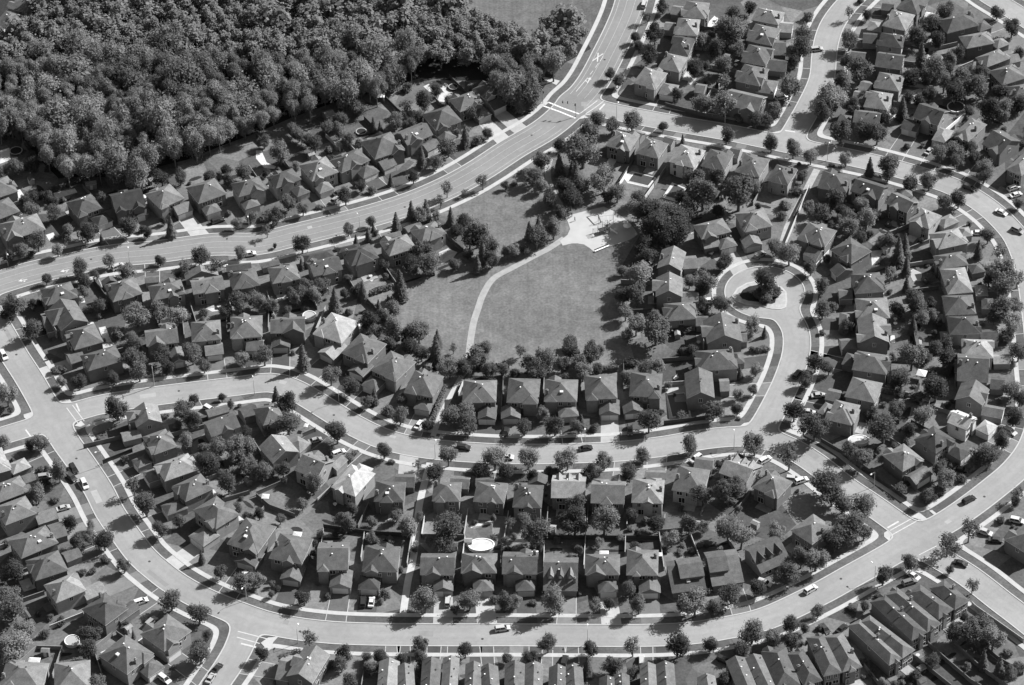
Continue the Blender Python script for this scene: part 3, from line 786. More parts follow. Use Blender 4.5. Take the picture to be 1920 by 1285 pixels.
c 1715 290 1785 320 9 1840 425 1905 455 6 1800 140 1885 110 9 1830 185 1890 165 9 1545 460 1600 460 9 1675 725 1730 715 6 1480 110 1540 135 2
k 940 1145 970 1145 970 1125 1 9
q 1060 760 1090 740 1150 770 1145 820 1090 825
p 8 770 600 870 590 830 660 780 710
f 7 130 540 310 100
f 5 830 490 1070 390
f 5 1060 570 1210 510
f 5 740 745 980 660
f 6 720 440 770 465
f 6 1065 690 1250 660
f 4 1100 885 1280 860
f 8 360 700 460 590
f 3 1080 1110 1110 1285
t d 1210 70 68 1320 230 60 1880 240 40 1620 30 60 500 200 80 400 310 70 600 350 70 60 570 60 320 720 60 400 860 60 410 1040 65 1100 980 95 1240 1080 50 1650 480 60 1740 860 80 1750 1030 100 1800 1220 60 600 1150 50 1340 1270 50 850 530 50 860 680 40 900 20 50 260 40 50
t k 1430 210 65 1060 90 60 440 660 35 960 1040 60 1230 990 40 900 500 40 1660 800 60 1700 1090 60 760 470 30 700 500 45
t l 310 270 50 600 430 70 740 360 70 160 620 85 1150 1100 60 1770 760 110 1850 1000 60 1830 1130 80 920 530 50
t s 1740 600 80 1870 800 70
t c 1030 540 45 980 590 60 1040 700 40 1090 1150 40 1040 840 35 1580 580 40
t b 1200 800 50 1250 740 40 900 400 30 570 1200 40 490 1010 40 410 1210 30 990 390 25 860 330 30 1510 400 30 120 260 50 220 150 50 100 330 40
T 0 0
h -70 200 100 230 215 115 3H 4
h 60 60 235 110 330 5 3H 5
h -120 330 30 310 45 210 3H 8
p 9 0 1130 70 1110 80 1200 0 1230
o t 120 1130 50
t d 120 1250 60 20 1285 50 140 1000 45 60 960 55 200 1090 40
t l 285 965 48
t k 330 1120 55 250 1240 55 230 1170 40 20 1010 45
t b 300 1200 35 190 1260 30 360 1270 35
T 480 0
h 640 1300 855 1200 760 1110 0H 2 w 0 .3 .7 .5 g g 805 1340 925 1285 850 1215 H
h 890 1200 1115 1118 1010 985 0H 3 g 960 1275 1062 1232 985 1168 A
h 1130 1095 1320 1010 1240 915 0A 3 w 0 .1 .6 .6 g g 1285 1142 1380 1088 1325 1035 A
h 1350 975 1555 910 1440 795 0H 3 g 1410 1068 1508 1025 1430 965 H
h 1530 842 1710 772 1625 680 0H 3 g 1670 895 1775 860 1690 785 H
h 1720 750 1905 660 1805 580 0H 2 g 1785 832 1885 788 1800 722 A
p 9 1255 650 1340 610 1400 640 1480 700 1440 770 1360 760 1380 700 1300 690
q 1320 640 1370 645 1410 695 1340 690
p 9 0 1130 40 1130 80 1220 150 1250 140 1270 60 1260 0 1190
o t 790 985 42
o t 1480 650 38
k 905 730 965 735 965 700 2.4 9
k 530 880 600 860 560 820 2.4 5
f 3 960 710 1110 860
f 3 810 870 900 960
f 3 1450 560 1580 690
f 4 245 920 330 1000
f 3 0 1000 60 1060
f 8 520 1000 630 1110
t k 1260 760 70 440 1080 60 1740 1000 42 1100 880 40
t d 1350 680 45 1215 880 55 1610 840 55 1440 1100 70 1350 1215 50 640 900 60 770 800 60 690 1040 60 620 980 60 380 1040 50 60 1060 50 280 970 50 540 950 50 320 1010 50 1500 1000 35
t l 180 1150 80
t c 1570 1010 45 1240 1170 45 880 930 30 930 950 25
t b 780 1070 40 540 1130 40 1660 1060 50 1590 970 30 1290 920 30 1140 660 50
T 960 0
h 1275 130 1450 140 1488 20 3H 4 g 1180 110 1250 110 1290 45 A
h 1215 262 1385 270 1418 145 3H 5 g 1130 230 1210 225 1240 165 A
h 1170 400 1320 420 1385 290 3H 2
h 1085 515 1255 545 1330 430 3H 6 g 990 525 1080 525 1090 475 A
h 910 620 1080 670 1165 550 0H 5 w 0 .6 1 .8 h g 1095 705 1215 725 1255 640 H
h 700 1095 885 1140 960 1020 2H 4 g 890 1020 960 1050 1000 1000 A
h 930 1145 1100 1195 1170 1080 2H 4 w 2 .2 .7 .5 h g 1110 1075 1190 1090 1250 1040 A
h 1175 1215 1365 1265 1455 1130 2H 7
h 1415 1245 1595 1285 1665 1155 2H 3 w 0 .2 .6 .3 h g 1610 1180 1690 1180 1740 1110 A
h 1680 1284 1860 1340 1924 1200 2H 3 w 0 .4 .8 .3 h
h 1796 152 2000 192 2048 95 1H 6 g 1970 240 2100 250 2115 170 A
h 1760 300 1948 348 2010 220 1H 3 g 1940 410 2060 420 2050 310 A
h 1720 460 1908 500 1960 368 1H 2 g 1922 520 2062 548 2060 456 A
h 1675 605 1860 650 1925 520 1H 4 g 1836 683 1968 716 1988 616 H
h 1590 780 1855 850 1905 730 1A 4 w 0 .5 .9 .8 g
k 1370 690 1440 710 1460 640 2.5 4
p 9 1480 160 1520 120 1560 170 1520 210 1465 200
p 9 1290 575 1340 560 1385 590 1340 640
c 985 50 995 10 8
L 785 900
U 1598 920
f 3 1150 770 1400 840 1600 880
f 7 1455 735 1495 670
f 8 1550 640 1580 570
f 2 1420 200 1590 210
t d 900 900 75 640 900 60 580 970 80 530 1110 140 750 940 60 220 1200 70 740 550 45 1430 310 60 1640 200 110 1650 100 60 1590 480 80 1700 370 60 1460 490 40 1420 770 75 1830 830 60 1600 320 60
t k 1133 950 35 1610 1015 62 360 1090 45 800 610 45 920 280 40 950 350 40 1070 250 80 1040 420 75 1130 50 50 1520 360 80 1780 60 50 1720 220 50 1240 700 45 1830 900 60 1900 900 50
t c 355 1230 50 450 1280 45 60 730 55 120 700 60 1280 1040 20
t s 1000 120 45
t l 1590 780 95
t b 1360 480 50 1700 880 50 430 1090 40
T 1440 0
h 955 65 1120 110 1215 0 3H 2 g 850 75 940 90 950 30 A
h 865 190 1035 240 1095 115 3H 5 g 740 225 850 240 870 170 H
h 820 345 1005 365 1035 265 3H 2 g 715 320 820 335 815 255 A
h 800 500 1000 528 1032 415 3A 3 g 620 430 730 445 735 395 A
h 790 660 985 690 1030 570 3H 4 g 675 680 765 700 800 620 A
h 715 800 895 830 940 705 3H 5 g 630 750 725 770 750 695 A
h 620 920 820 930 870 840 0A 3 w 0 .1 .5 .6 g g 520 910 610 925 630 870 H
h 1080 880 1275 940 1370 835 0A 2 w 0 .3 .7 .5 g g 1000 960 1120 1000 1155 925 A
h 1385 1010 1500 1065 1640 935 0H 5 w 0 .2 .7 .6 g g 1240 1045 1340 1085 1380 985 H
h 1600 1080 1740 1160 1900 1060 0A 2 w 0 .4 .9 .8 g g 1560 1190 1640 1225 1680 1150 H
h 1790 1270 1900 1330 2080 1150 0H 4
h 1345 250 1590 190 1500 95 1H 2 g 1590 240 1685 205 1620 150 H
h 1490 365 1705 325 1640 235 1H 4 g 1720 370 1810 330 1750 275 H
h 1640 505 1825 440 1730 370 1H 4 g 1810 480 1905 460 1850 400 A
h 1760 640 1940 585 1830 480 1H 3
h 1840 750 1980 720 1930 625 1H 3
c 345 370 385 365 7 65 735 135 720 9 1180 1160 1240 1100 7
k 1170 125 1235 135 1250 100 2.5 9
p 9 1060 690 1150 660 1170 720 1110 770
p 8 1690 200 1760 140 1790 160 1720 230
o d 1410 800 65
f 9 1240 1045 1470 855
f 8 1730 730 1850 685
f 7 1430 500 1540 455
L 445 1205
t d 610 300 75 700 520 100 560 620 90 420 820 80 550 980 90 820 1000 80 160 650 90 260 260 80 240 360 90 50 820 60 1230 190 70 1240 510 90 1370 450 60 1450 610 100 1600 650 90 1590 560 70 1760 820 80 1510 830 40 1290 1140 70 1400 1120 60 1420 1200 60 1520 1100 50 25 1075 62 190 1115 68 900 1220 88 1100 560 50
t k 740 110 40 600 460 55 480 800 50 640 800 60 720 980 80 870 890 60 200 460 50 40 870 50 1720 90 50 1830 210 65 1320 90 60 1130 270 70 1270 300 60 1420 410 60 1070 580 60 1200 700 60 1400 700 80 1660 820 90 1050 730 50 1880 780 60 1430 1050 50 1540 1170 50 940 840 30 1880 400 40 1740 690 60 1180 600 50 1330 520 60
t s 610 90 50
t l 480 720 100 1320 620 70 1630 1260 65 320 1170 60 585 1190 55
t c 1150 420 60 1010 800 50 765 1245 40
t b 300 120 50 1040 1100 30 1165 1090 25 690 10 30 480 1240 25 230 1230 20 1370 40 40 1300 250 40
T 0 0
t k 5732 2104 92
t b 5760 2212 76 5696 2196 56 5808 2188 54 5728 2236 54 5784 2160 50'''
items = []
T0 = (0, 0)
def cv(x, y): return (T0[0] + x / 4, T0[1] + y / 4)
for line in DATA.strip().split('\n'):
    a = line.split()
    if a[0] == 'T': T0 = (float(a[1]), float(a[2])); continue
    items.append((a[0], T0, a[1:]))
def pts_of(a, T): return [(T[0] + float(a[i]) / 4, T[1] + float(a[i + 1]) / 4) for i in range(0, len(a) - 1, 2)]

def rect(c3, zs):
    P = [at(x, y, z) for (x, y), z in zip(c3, zs)]
    u = P[1] - P[0]; v = P[2] - P[1]; w, d = u.to_2d().length, v.to_2d().length
    au = math.atan2(u.y, u.x); av = math.atan2(v.y, v.x) - PI / 2
    df = (av - au + PI) % (2 * PI) - PI
    wt = d * d / (w * w + d * d)
    ang = au + df * wt
    c = (P[0] + P[2]) / 2
    return Vector((c.x, c.y, 0)), w, d, ang

# ------------------------------------------------------------------ houses
def roof_solid(mb, x0, x1, y0, y1, z, kind, p, mi=0, th=.2):
    """closed roof on the rectangle; returns ridge height"""
    W, D = x1 - x0, y1 - y0; xm, ym = (x0 + x1) / 2, (y0 + y1) / 2
    c = [(x0, y0, z), (x1, y0, z), (x1, y1, z), (x0, y1, z)]
    b = [(x, y, zz - th) for x, y, zz in c]
    if kind == 'H':
        if W >= D:
            r = D / 2 * p; h = max(.15, (W - D) / 2); A, B = (xm - h, ym, z + r), (xm + h, ym, z + r)
            mb.poly([c[0], c[1], B, A], mi); mb.poly([c[1], c[2], B], mi); mb.poly([c[2], c[3], A, B], mi); mb.poly([c[3], c[0], A], mi)
        else:
            r = W / 2 * p; h = max(.15, (D - W) / 2); A, B = (xm, ym - h, z + r), (xm, ym + h, z + r)
            mb.poly([c[0], c[1], A], mi); mb.poly([c[1], c[2], B, A], mi); mb.poly([c[2], c[3], B], mi); mb.poly([c[3], c[0], A, B], mi)
        for k in range(4): mb.poly([b[k], b[(k + 1) % 4], c[(k + 1) % 4], c[k]], mi + 1)
        mb.poly(b[::-1], mi + 1)
    else:
        if kind == 'A': r = D / 2 * p; A, B = (x0, ym, z + r), (x1, ym, z + r); q = [c[0], c[1], c[2], c[3]]
        else: r = W / 2 * p; A, B = (xm, y0, z + r), (xm, y1, z + r); q = [c[3], c[0], c[1], c[2]]
        if kind == 'A': s1, s2 = [q[0], q[1], B, A], [q[2], q[3], A, B]
        else: s1, s2 = [q[0], q[1], A, B], [q[2], q[3], B, A]
        for s in (s1, s2):
            lo = [(x, y, zz - th) for x, y, zz in s]
            mb.poly(s, mi); mb.poly(lo[::-1], mi)
            for k in (0, 1, 3): mb.poly([lo[k], lo[(k + 1) % 4], s[(k + 1) % 4], s[k]], mi + 1)
    return r

def wall_solid(mb, x0, x1, y0, y1, z0, z, kind, p, ov, mi=0):
    """walls under a roof of the same kind (ov = overhang already inset)"""
    W, D = x1 - x0, y1 - y0; xm, ym = (x0 + x1) / 2, (y0 + y1) / 2; th = .2
    A, B, C2, D2 = (x0, y0), (x1, y0), (x1, y1), (x0, y1)
    def q(a, b, top=None):
        P = [(*a, z0), (*b, z0), (*b, z)] + ([top] if top else []) + [(*a, z)]; mb.poly(P, mi)
    if kind == 'A': t = (D / 2 + ov) * p - th
    elif kind == 'B': t = (W / 2 + ov) * p - th
    q(A, B, (xm, y0, z + t) if kind == 'B' else None); q(B, C2, (x1, ym, z + t) if kind == 'A' else None)
    q(C2, D2, (xm, y1, z + t) if kind == 'B' else None); q(D2, A, (x0, ym, z + t) if kind == 'A' else None)

def win_meshes():
    out = {}
    for nm, (w, h) in {'wide': (1.7, 1.35), 'tall': (1.0, 1.45), 'bay': (2.2, 1.6), 'glazed': (1.9, 2.05)}.items():
        f = MB(); t = .12
        for x0, x1, z0, z1 in ((-w/2-t, w/2+t, -t, 0), (-w/2-t, w/2+t, h, h+t), (-w/2-t, -w/2, 0, h), (w/2, w/2+t, 0, h), (-.05, .05, 0, h)):
            f.box(x0, x1, -.07, .02, z0, z1)
        p = MB(); p.box(-w/2, w/2, -.03, .02, 0, h)
        out[nm] = (f.mesh('window', M_TRIM), p.mesh('pane', M_GLASS), w)
    return out
WIN = win_meshes()
_d = MB(); _d.box(-.5, .5, -.06, .02, 0, 2.1); _d.box(-.62, .62, -.04, .02, 2.1, 2.22); DOOR_ME = _d.mesh('door', gmat('front_door', .12, .5, rand=.6))
def garage_door_mesh(w):
    m = MB(); m.box(-w/2, w/2, -.05, .02, 0, 2.15)
    for k in range(1, 4): m.box(-w/2, w/2, -.07, -.05, k*.53-.03, k*.53+.03)
    m.box(-w/2-.1, w/2+.1, -.06, .02, 2.15, 2.28); m.box(-w/2-.12, -w/2, -.06, .02, 0, 2.15); m.box(w/2, w/2+.12, -.06, .02, 0, 2.15)
    return m.mesh('garage_door', M_DOOR)
GD = {w: garage_door_mesh(w) for w in (2.4, 4.6)}
_v = MB(); _v.box(-.13, .13, -.13, .13, -.3, .28); _v.box(-.19, .19, -.19, .19, .28, .36)
VENT_W = _v.mesh('roof_vent', gmat('vent_white', .8, .4)); VENT_D = _v.mesh('roof_vent', M_DARK)
_k = MB(); _k.box(-.55, .55, -.75, .75, -.3, .14); SKY_ME = _k.mesh('skylight', gmat('skylight_dome', .55, .15, spec=.6))
_c2 = MB(); _c2.box(-.42, .42, -.32, .32, -2.6, 1.0); _c2.box(-.5, .5, -.4, .4, 1.0, 1.15); _c2.box(-.18, .18, -.18, .18, 1.15, 1.5)
CHIM = _c2.mesh('chimney', WALLS[1])

SIDES = {0: ((0, -1), 0.0), 1: ((1, 0), PI/2), 2: ((0, 1), PI), 3: ((-1, 0), -PI/2)}
def side_point(sd, w, d, t):
    """point on wall sd at fraction t (left to right seen from outside)"""
    return {0: (-w/2 + t*w, -d/2), 1: (w/2, -d/2 + t*d), 2: (w/2 - t*w, d/2), 3: (-w/2, d/2 - t*d)}[sd]

HOUSES = []; DRIVES = []
SURF = lambda x0, y0, ang, lx, ly: (x0 + lx*math.cos(ang) - ly*math.sin(ang), y0 + lx*math.sin(ang) + ly*math.cos(ang))

def make_house(n, T, a):
    rnd = random.Random(1000 + n)
    c3 = pts_of(a[:6], T); code = a[6]; fr = int(code[0]); kind = code[1]; tone = int(a[7]); rest = a[8:]
    garages, wings, dorm = [], [], None
    i = 0
    while i < len(rest):
        if rest[i] == 'g': garages.append((pts_of(rest[i+1:i+7], T), rest[i+7])); i += 8
        elif rest[i] == 'w': wings.append((int(rest[i+1]), float(rest[i+2]), float(rest[i+3]), float(rest[i+4]), rest[i+5])); i += 6
        elif rest[i] == 'm':
            k = int(rest[i+1])
            if k == 1: dorm = (1, float(rest[i+2]), float(rest[i+3])); i += 4
            else: dorm = (k, 0, 1); i += 2
    EH = 5.5
    if kind in 'HA' and code != '2B':                  # the photo's houses nearly all carry a front gable and a bump at the back
        if not any(q[0] == fr for q in wings) and rnd.random() < .75:
            t0 = rnd.choice((.04, .08, .5, .55)); wings.append((fr, t0, t0 + rnd.uniform(.34, .44), rnd.uniform(.3, .9), rnd.choice('ggh')))
        if not any(q[0] == (fr + 2) % 4 for q in wings) and rnd.random() < .45:
            t0 = rnd.uniform(.1, .5); wings.append(((fr + 2) % 4, t0, t0 + rnd.uniform(.3, .4), rnd.uniform(.4, .9), rnd.choice('gh')))
    zs = (EH,)*3
    if kind == 'D': zs = (3.0, 3.0, 5.4) if fr == 0 else (5.4, 5.4, 3.0)
    ctr, w, d, ang = rect(c3, zs)
    semi = code == '2B'
    root = link('townhouse' if semi else 'house', None, None, ctr, ang); root.empty_display_size = 1
    ov = .4 if not semi else .15
    rm = ROOF[tone]; wm = WALLS[min(4, max(0, rnd.choice((0, 0, 1, 1, 2)) + (2 if tone >= 7 else 1 if tone >= 5 else 0)))]
    fm = FASC[rnd.random() < .35]
    pitch = rnd.uniform(.55, .63)
    rb, wb = MB(), MB()
    X, Y = w/2, d/2
    ridge = 0
    surf = None
    if kind == 'D':
        sgn = 1 if fr == 0 else -1                         # front at y = -Y (fr 0) or +Y (fr 2)
        zf, zb = 3.0, 5.4; pf, pb = (.62, .5) if not dorm or dorm[0] > 1 else (.4, .3)
        yr = (zb - zf + pb * d) / (pf + pb); zr = zf + pf * yr
        fy = lambda y: sgn * (-Y + y)
        prof = [(0, zf), (yr, zr), (d, zb)]
        for (ya, za), (yb, zb_) in zip(prof[:-1], prof[1:]):
            top = [(-X, fy(ya), za), (X, fy(ya), za), (X, fy(yb), zb_), (-X, fy(yb), zb_)]
            lo = [(x, y, z - .2) for x, y, z in top]
            if sgn < 0: top, lo = top[::-1], lo[::-1]
            rb.poly(top); rb.poly(lo[::-1])
            for k in range(4): rb.poly([lo[k], lo[(k+1) % 4], top[(k+1) % 4], top[k]], 1)
        for x in (-X + ov, X - ov):
            wb.poly([(x, fy(ov), 0), (x, fy(d - ov), 0), (x, fy(d - ov), zb - .05), (x, fy(yr), zr - .2), (x, fy(ov), zf)])
        for y, z in ((ov, zf), (d - ov, zb - .05)):
            wb.poly([(-X + ov, fy(y), 0), (X - ov, fy(y), 0), (X - ov, fy(y), z), (-X + ov, fy(y), z)])
        ridge = zr - EH
        surf = lambda lx, ly: (zf + pf * (sgn * ly + Y) if sgn * ly + Y < yr else zr - pb * (sgn * ly + Y - yr))
    else:
        r = roof_solid(rb, -X, X, -Y, Y, EH, kind, pitch); ridge = r
        wall_solid(wb, -X + ov, X - ov, -Y + ov, Y - ov, 0, EH - .1, kind, pitch, ov)
        def surf(lx, ly):
            ex, ey = X - abs(lx), Y - abs(ly)
            return EH + pitch * (min(ex, ey) if kind == 'H' else ey if kind == 'A' else ex)
        for sd, t0, t1, out, wk in wings:
            E = w if sd in (0, 2) else d; t0 = max(t0, .02); t1 = min(t1, .98)
            ww = (t1 - t0) * E; back = min(ww/2, (d if sd in (0, 2) else w)/2 - .3) + .3
            sub = MB(); roof_solid(sub, -ww/2, ww/2, -out, back, EH + .004, 'B', pitch * 1.02)
            if wk == 'h':
                sub = MB(); z = EH + .004; rr = ww/2 * pitch * 1.02; hh = min(ww/2, out + back - .2)
                c = [(-ww/2, -out, z), (ww/2, -out, z), (ww/2, back, z), (-ww/2, back, z)]; A, B = (0, -out + hh, z + rr), (0, back, z + rr)
                sub.poly([c[0], c[1], A]); sub.poly([c[1], c[2], B, A]); sub.poly([c[3], c[0], A, B])
                b = [(x, y, z - .2) for x, y, z in c]
                for k in (0, 1, 3): sub.poly([b[k], b[(k+1) % 4], c[(k+1) % 4], c[k]], 1)
            sw = MB(); q = .3
            tri = (ww/2) * pitch - .15 if wk == 'g' else None
            P = [(-ww/2 + q, -out + q, 0), (ww/2 - q, -out + q, 0), (ww/2 - q, -out + q, EH - .08)] + ([(0, -out + q, EH + tri)] if tri else []) + [(-ww/2 + q, -out + q, EH - .08)]
            sw.poly(P)
            for sx in (-1, 1):
                x = sx * (ww/2 - q); sw.poly([(x, -out + q, 0), (x, 1, 0), (x, 1, EH - .08), (x, -out + q, EH - .08)][::sx])
            tm = (t0 + t1) / 2
            if sd in (2, 3): tm = 1 - tm
            px, py = side_point(sd, w, d, tm); rot = SIDES[sd][1]; cs, sn = math.cos(rot), math.sin(rot)
            for src, dst in ((sub, rb), (sw, wb)):
                o = len(dst.v); dst.v += [(px + x*cs - y*sn, py + x*sn + y*cs, z) for x, y, z in src.v]
                dst.f += [tuple(o + k for k in f) for f in src.f]; dst.m += src.m
    # big dormer / small dormers
    roof = build(rb, 'roof', [rm, fm], root)
    if dorm:
        sgn = 1 if fr == 0 else -1; fy = lambda y: sgn * (-Y + y)
        if dorm[0] == 1:
            a0, b0 = -X + dorm[1]*w, -X + dorm[2]*w; a0 += .25; b0 -= .25
            yf = .3 * d; dm = MB(); y0, y1 = sorted((fy(yf), fy(d - .25)))
            tmp = MB(); roof_solid(tmp, a0 - .3, b0 + .3, y0 - .35, y1 + .35, 5.65, 'A', .4)
            dm.v += tmp.v; dm.f += tmp.f; dm.m += [0 if q == 0 else 2 for q in tmp.m]
            wl = MB(); wall_solid(wl, a0, b0, y0, y1, 2.5, 5.6, 'A', .4, .33); o = len(dm.v)
            dm.v += wl.v; dm.f += [tuple(o + k for k in f) for f in wl.f]; dm.m += [1] * len(wl.f)
            build(dm, 'upper_storey', [rm, wm, fm], roof)
        else:
            for k in range(dorm[0]):
                xc = -X + w * (k + .75) / (dorm[0] + .5); yf = .26 * d; zb0 = surf(xc, fy(yf)) - .25; hw = .8; h = 1.35
                dm = MB(); zt = zb0 + h; pk = zt + 1.0; yb = yf + 3.2
                dm.poly([(xc - hw, fy(yf), zb0), (xc + hw, fy(yf), zb0), (xc + hw, fy(yf), zt), (xc, fy(yf), pk), (xc - hw, fy(yf), zt)], 1)
                for s in (-1, 1):
                    dm.poly([(xc + s*hw, fy(yf), zb0), (xc + s*hw, fy(yb), zb0 + 1.5), (xc + s*hw, fy(yb), zt), (xc + s*hw, fy(yf), zt)], 1)
                    dm.poly([(xc + s*(hw+.2), fy(yf - .25), zt - .2), (xc + s*(hw+.2), fy(yb), zt - .2), (xc, fy(yb), pk + .06), (xc, fy(yf - .25), pk + .06)], 0)
                dm.box(xc - .35, xc + .35, min(fy(yf), fy(yf - .06)), max(fy(yf), fy(yf - .06)), zb0 + .45, zb0 + 1.35, 2)
                build(dm, 'dormer', [rm, wm, M_TRIM], roof)
    build(wb, 'wall', wm, root)
    # roof furniture
    def put(me, nm, lx, ly, dz=0.0, rz=0.0): return link(nm, me, roof, (lx, ly, surf(lx, ly) + dz), rz)
    if rnd.random() < .62 and not semi:
        e = rnd.choice((-1, 1)); put(CHIM, 'chimney', e * (X - 1.0), rnd.uniform(-.3, .3) * d, .6)
    for k in range(rnd.choice((1, 2, 2, 3, 4)) if not semi else 4):
        if semi: lx, ly = rnd.uniform(-.32, .32) * w, (k - 1.5) / 4 * d
        elif kind == 'A': lx, ly = rnd.uniform(-.35, .35) * w, rnd.uniform(.03, .16) * d * rnd.choice((-1, 1))
        else: lx, ly = rnd.uniform(-.14, .14) * w, rnd.uniform(-.14, .14) * d
        put(VENT_W if rnd.random() < .6 else VENT_D, 'roof_vent', lx, ly)
    if rnd.random() < .14 and not semi: put(SKY_ME, 'skylight', rnd.uniform(-.1, .1) * w, -.22 * d, .02)
    # garage
    fn, _ = SIDES[fr]; fdir = Vector((fn[0]*math.cos(ang) - fn[1]*math.sin(ang), fn[0]*math.sin(ang) + fn[1]*math.cos(ang)))
    drive = None
    for gi, (gc, gk) in enumerate(garages):
        GH_ = 2.7
        gcen, gw, gd, gang = rect(gc, (GH_,)*3)
        # bring the local frame into the house's
        dl = gcen - ctr; lx, ly = dl.x*math.cos(-ang) - dl.y*math.sin(-ang), dl.x*math.sin(-ang) + dl.y*math.cos(-ang)
        gm, gr = MB(), MB(); q = .25
        roof_solid(gr, -gw/2, gw/2, -gd/2, gd/2, GH_, gk, .52, th=.18)
        wall_solid(gm, -gw/2 + q, gw/2 - q, -gd/2 + q, gd/2 - q, 0, GH_ - .08, gk, .52, q)
        go = build(gm, 'garage', wm, root, (lx, ly, 0), gang - ang)
        link('garage_roof', gr.mesh('garage_roof', [rm, fm]), go, (0, 0, 0))
        best = max(range(4), key=lambda s: Vector((SIDES[s][0][0]*math.cos(gang) - SIDES[s][0][1]*math.sin(gang), SIDES[s][0][0]*math.sin(gang) + SIDES[s][0][1]*math.cos(gang))).dot(fdir))
        gwd = gw if best in (0, 2) else gd
        sx, sy = side_point(best, gw - 2*q, gd - 2*q, .5); rz = SIDES[best][1]
        if gi == len(garages) - 1:
            if gwd > 4.4:
                if gwd > 5.4 and rnd.random() < .45:
                    for s in (-1.35, 1.35): link('garage_door', GD[2.4], go, (sx + s*math.cos(rz), sy + s*math.sin(rz), 0), rz)
                else: link('garage_door', GD[4.6] if gwd > 5.3 else GD[2.4], go, (sx, sy, 0), rz)
            elif gwd > 2.9: link('garage_door', GD[2.4], go, (sx, sy, 0), rz)
            wx, wy = gcen.x + sx*math.cos(gang) - sy*math.sin(gang), gcen.y + sx*math.sin(gang) + sy*math.cos(gang)
            nx = Vector((math.cos(gang + rz - PI/2), math.sin(gang + rz - PI/2)))
            drive = ((wx, wy), nx, max(2.8, min(5.6, gwd - .5)))
    if drive is None and (semi or kind == 'D'):
        sx, sy = side_point(fr, w, d, .5 if semi else .7)
        drive = (SURF(ctr.x, ctr.y, ang, sx, sy), fdir, min(w * .62, 5.2))
    if drive:
        (wx, wy), nx, dw = drive; L_ = 0
        while L_ < 17 and sd_at(wx + nx.x*L_, wy + nx.y*L_) > .15: L_ += .25
        if L_ < 17 and L_ > 1:
            # bend the far end square to the kerb
            DRIVES.append((wx, wy, nx, dw, L_, rnd))
    # windows on the walls that face the open side
    for sd in range(4):
        nrm, rz = SIDES[sd]; wn = Vector((nrm[0]*math.cos(ang) - nrm[1]*math.sin(ang), nrm[0]*math.sin(ang) + nrm[1]*math.cos(ang)))
        if wn.y > .25: continue
        E = (w if sd in (0, 2) else d) - 2*ov
        isfb = (sd % 2) == (fr % 2)
        if semi and not isfb: continue
        spots = []
        wr = [x for x in wings if x[0] == sd]
        top = EH if kind != 'D' or sd != fr else 3.0
        if top > 4:
            for t in ((.22, .5, .78) if isfb and E > 8.5 else (.28, .72) if isfb else (.5,)): spots.append((t, 3.45, 'tall' if (isfb and rnd.random() < .5) or not isfb else 'wide'))
        if isfb:
            if sd == fr:
                spots.append((rnd.choice((.25, .72)), .9, 'bay')); dt = .5
                px, py = side_point(sd, w - 2*ov, d - 2*ov, dt); link('door', DOOR_ME, root, (px, py, .1), rz)
            else:
                spots += [(.3, .25, 'glazed'), (.74, 1.1, 'wide')]
        for t, z, nm in spots:
            off = 0
            for sdw, t0, t1, out, wk in wr:
                if t0 - .05 < t < t1 + .05: off = out - .1 + .0
            px, py = side_point(sd, w - 2*ov, d - 2*ov, t)
            px += nrm[0]*off; py += nrm[1]*off
            f = link('window', WIN[nm][0], root, (px, py, z), rz); link('pane', WIN[nm][1], f)
    HOUSES.append(dict(root=root, c=ctr, w=w, d=d, ang=ang, fdir=fdir, kind=kind, tone=tone, semi=semi, wings=wings, dorm=dorm, n=n, garages=len(garages)))

n = 0
for k, T, a in items:
    if k == 'h': make_house(n, T, a); n += 1

CONC_DRIVES = [at(*p) for p in ((352,415),(985,220),(928,235),(905,1130),(820,1150),(1365,500),(1135,1130),(1140,800),(1140,745),(330,1040),(1680,240),(700,870),(755,890),(95,680),(100,640))]
for wx, wy, nx, dw, L_, rnd in DRIVES:
    ex, ey = wx + nx.x*L_, wy + nx.y*L_; gxn = sd_at(ex + .4, ey) - sd_at(ex - .4, ey); gyn = sd_at(ex, ey + .4) - sd_at(ex, ey - .4)
    gn = Vector((-gxn, -gyn)); gn = gn.normalized() if gn.length > .01 else nx
    sdn = Vector((-nx.y, nx.x)); mb = MB(); rows = []
    for s in (-1, 1):
        x0, y0 = wx + sdn.x*s*dw/2, wy + sdn.y*s*dw/2; l = 0
        while l < 20 and sd_at(x0 + nx.x*l, y0 + nx.y*l) > .1: l += .2
        if l >= 20: l = L_
        rows.append(((x0 - nx.x*.3, y0 - nx.y*.3), (x0 + nx.x*l + sdn.x*s*.25, y0 + nx.y*l + sdn.y*s*.25)))
    mb.poly([(*rows[0][0], .05), (*rows[0][1], .05), (*rows[1][1], .05), (*rows[1][0], .05)])
    mid = Vector((wx + nx.x*L_/2, wy + nx.y*L_/2, 0))
    conc = any((mid - q).length < 6.5 for q in CONC_DRIVES)
    if not conc and rnd.random() < .4:
        for s, (p0, p1) in zip((-1, 1), rows):
            o_ = sdn * s * .22; mb.poly([(p0[0], p0[1], .055), (p1[0], p1[1], .055), (p1[0] + o_.x, p1[1] + o_.y, .055), (p0[0] + o_.x, p0[1] + o_.y, .055)][::-s], 1)
    structure(build(mb, 'driveway', [M_DRIVE[2], M_KERB] if conc else [M_DRIVE[1] if rnd.random() < .38 else M_DRIVE[0], M_KERB]))

M_PATCH_D = gmat('patched_asphalt', .2, .9, .1, .6); M_PATCH_L = gmat('new_concrete_patch', .29, .9, .1, .6)
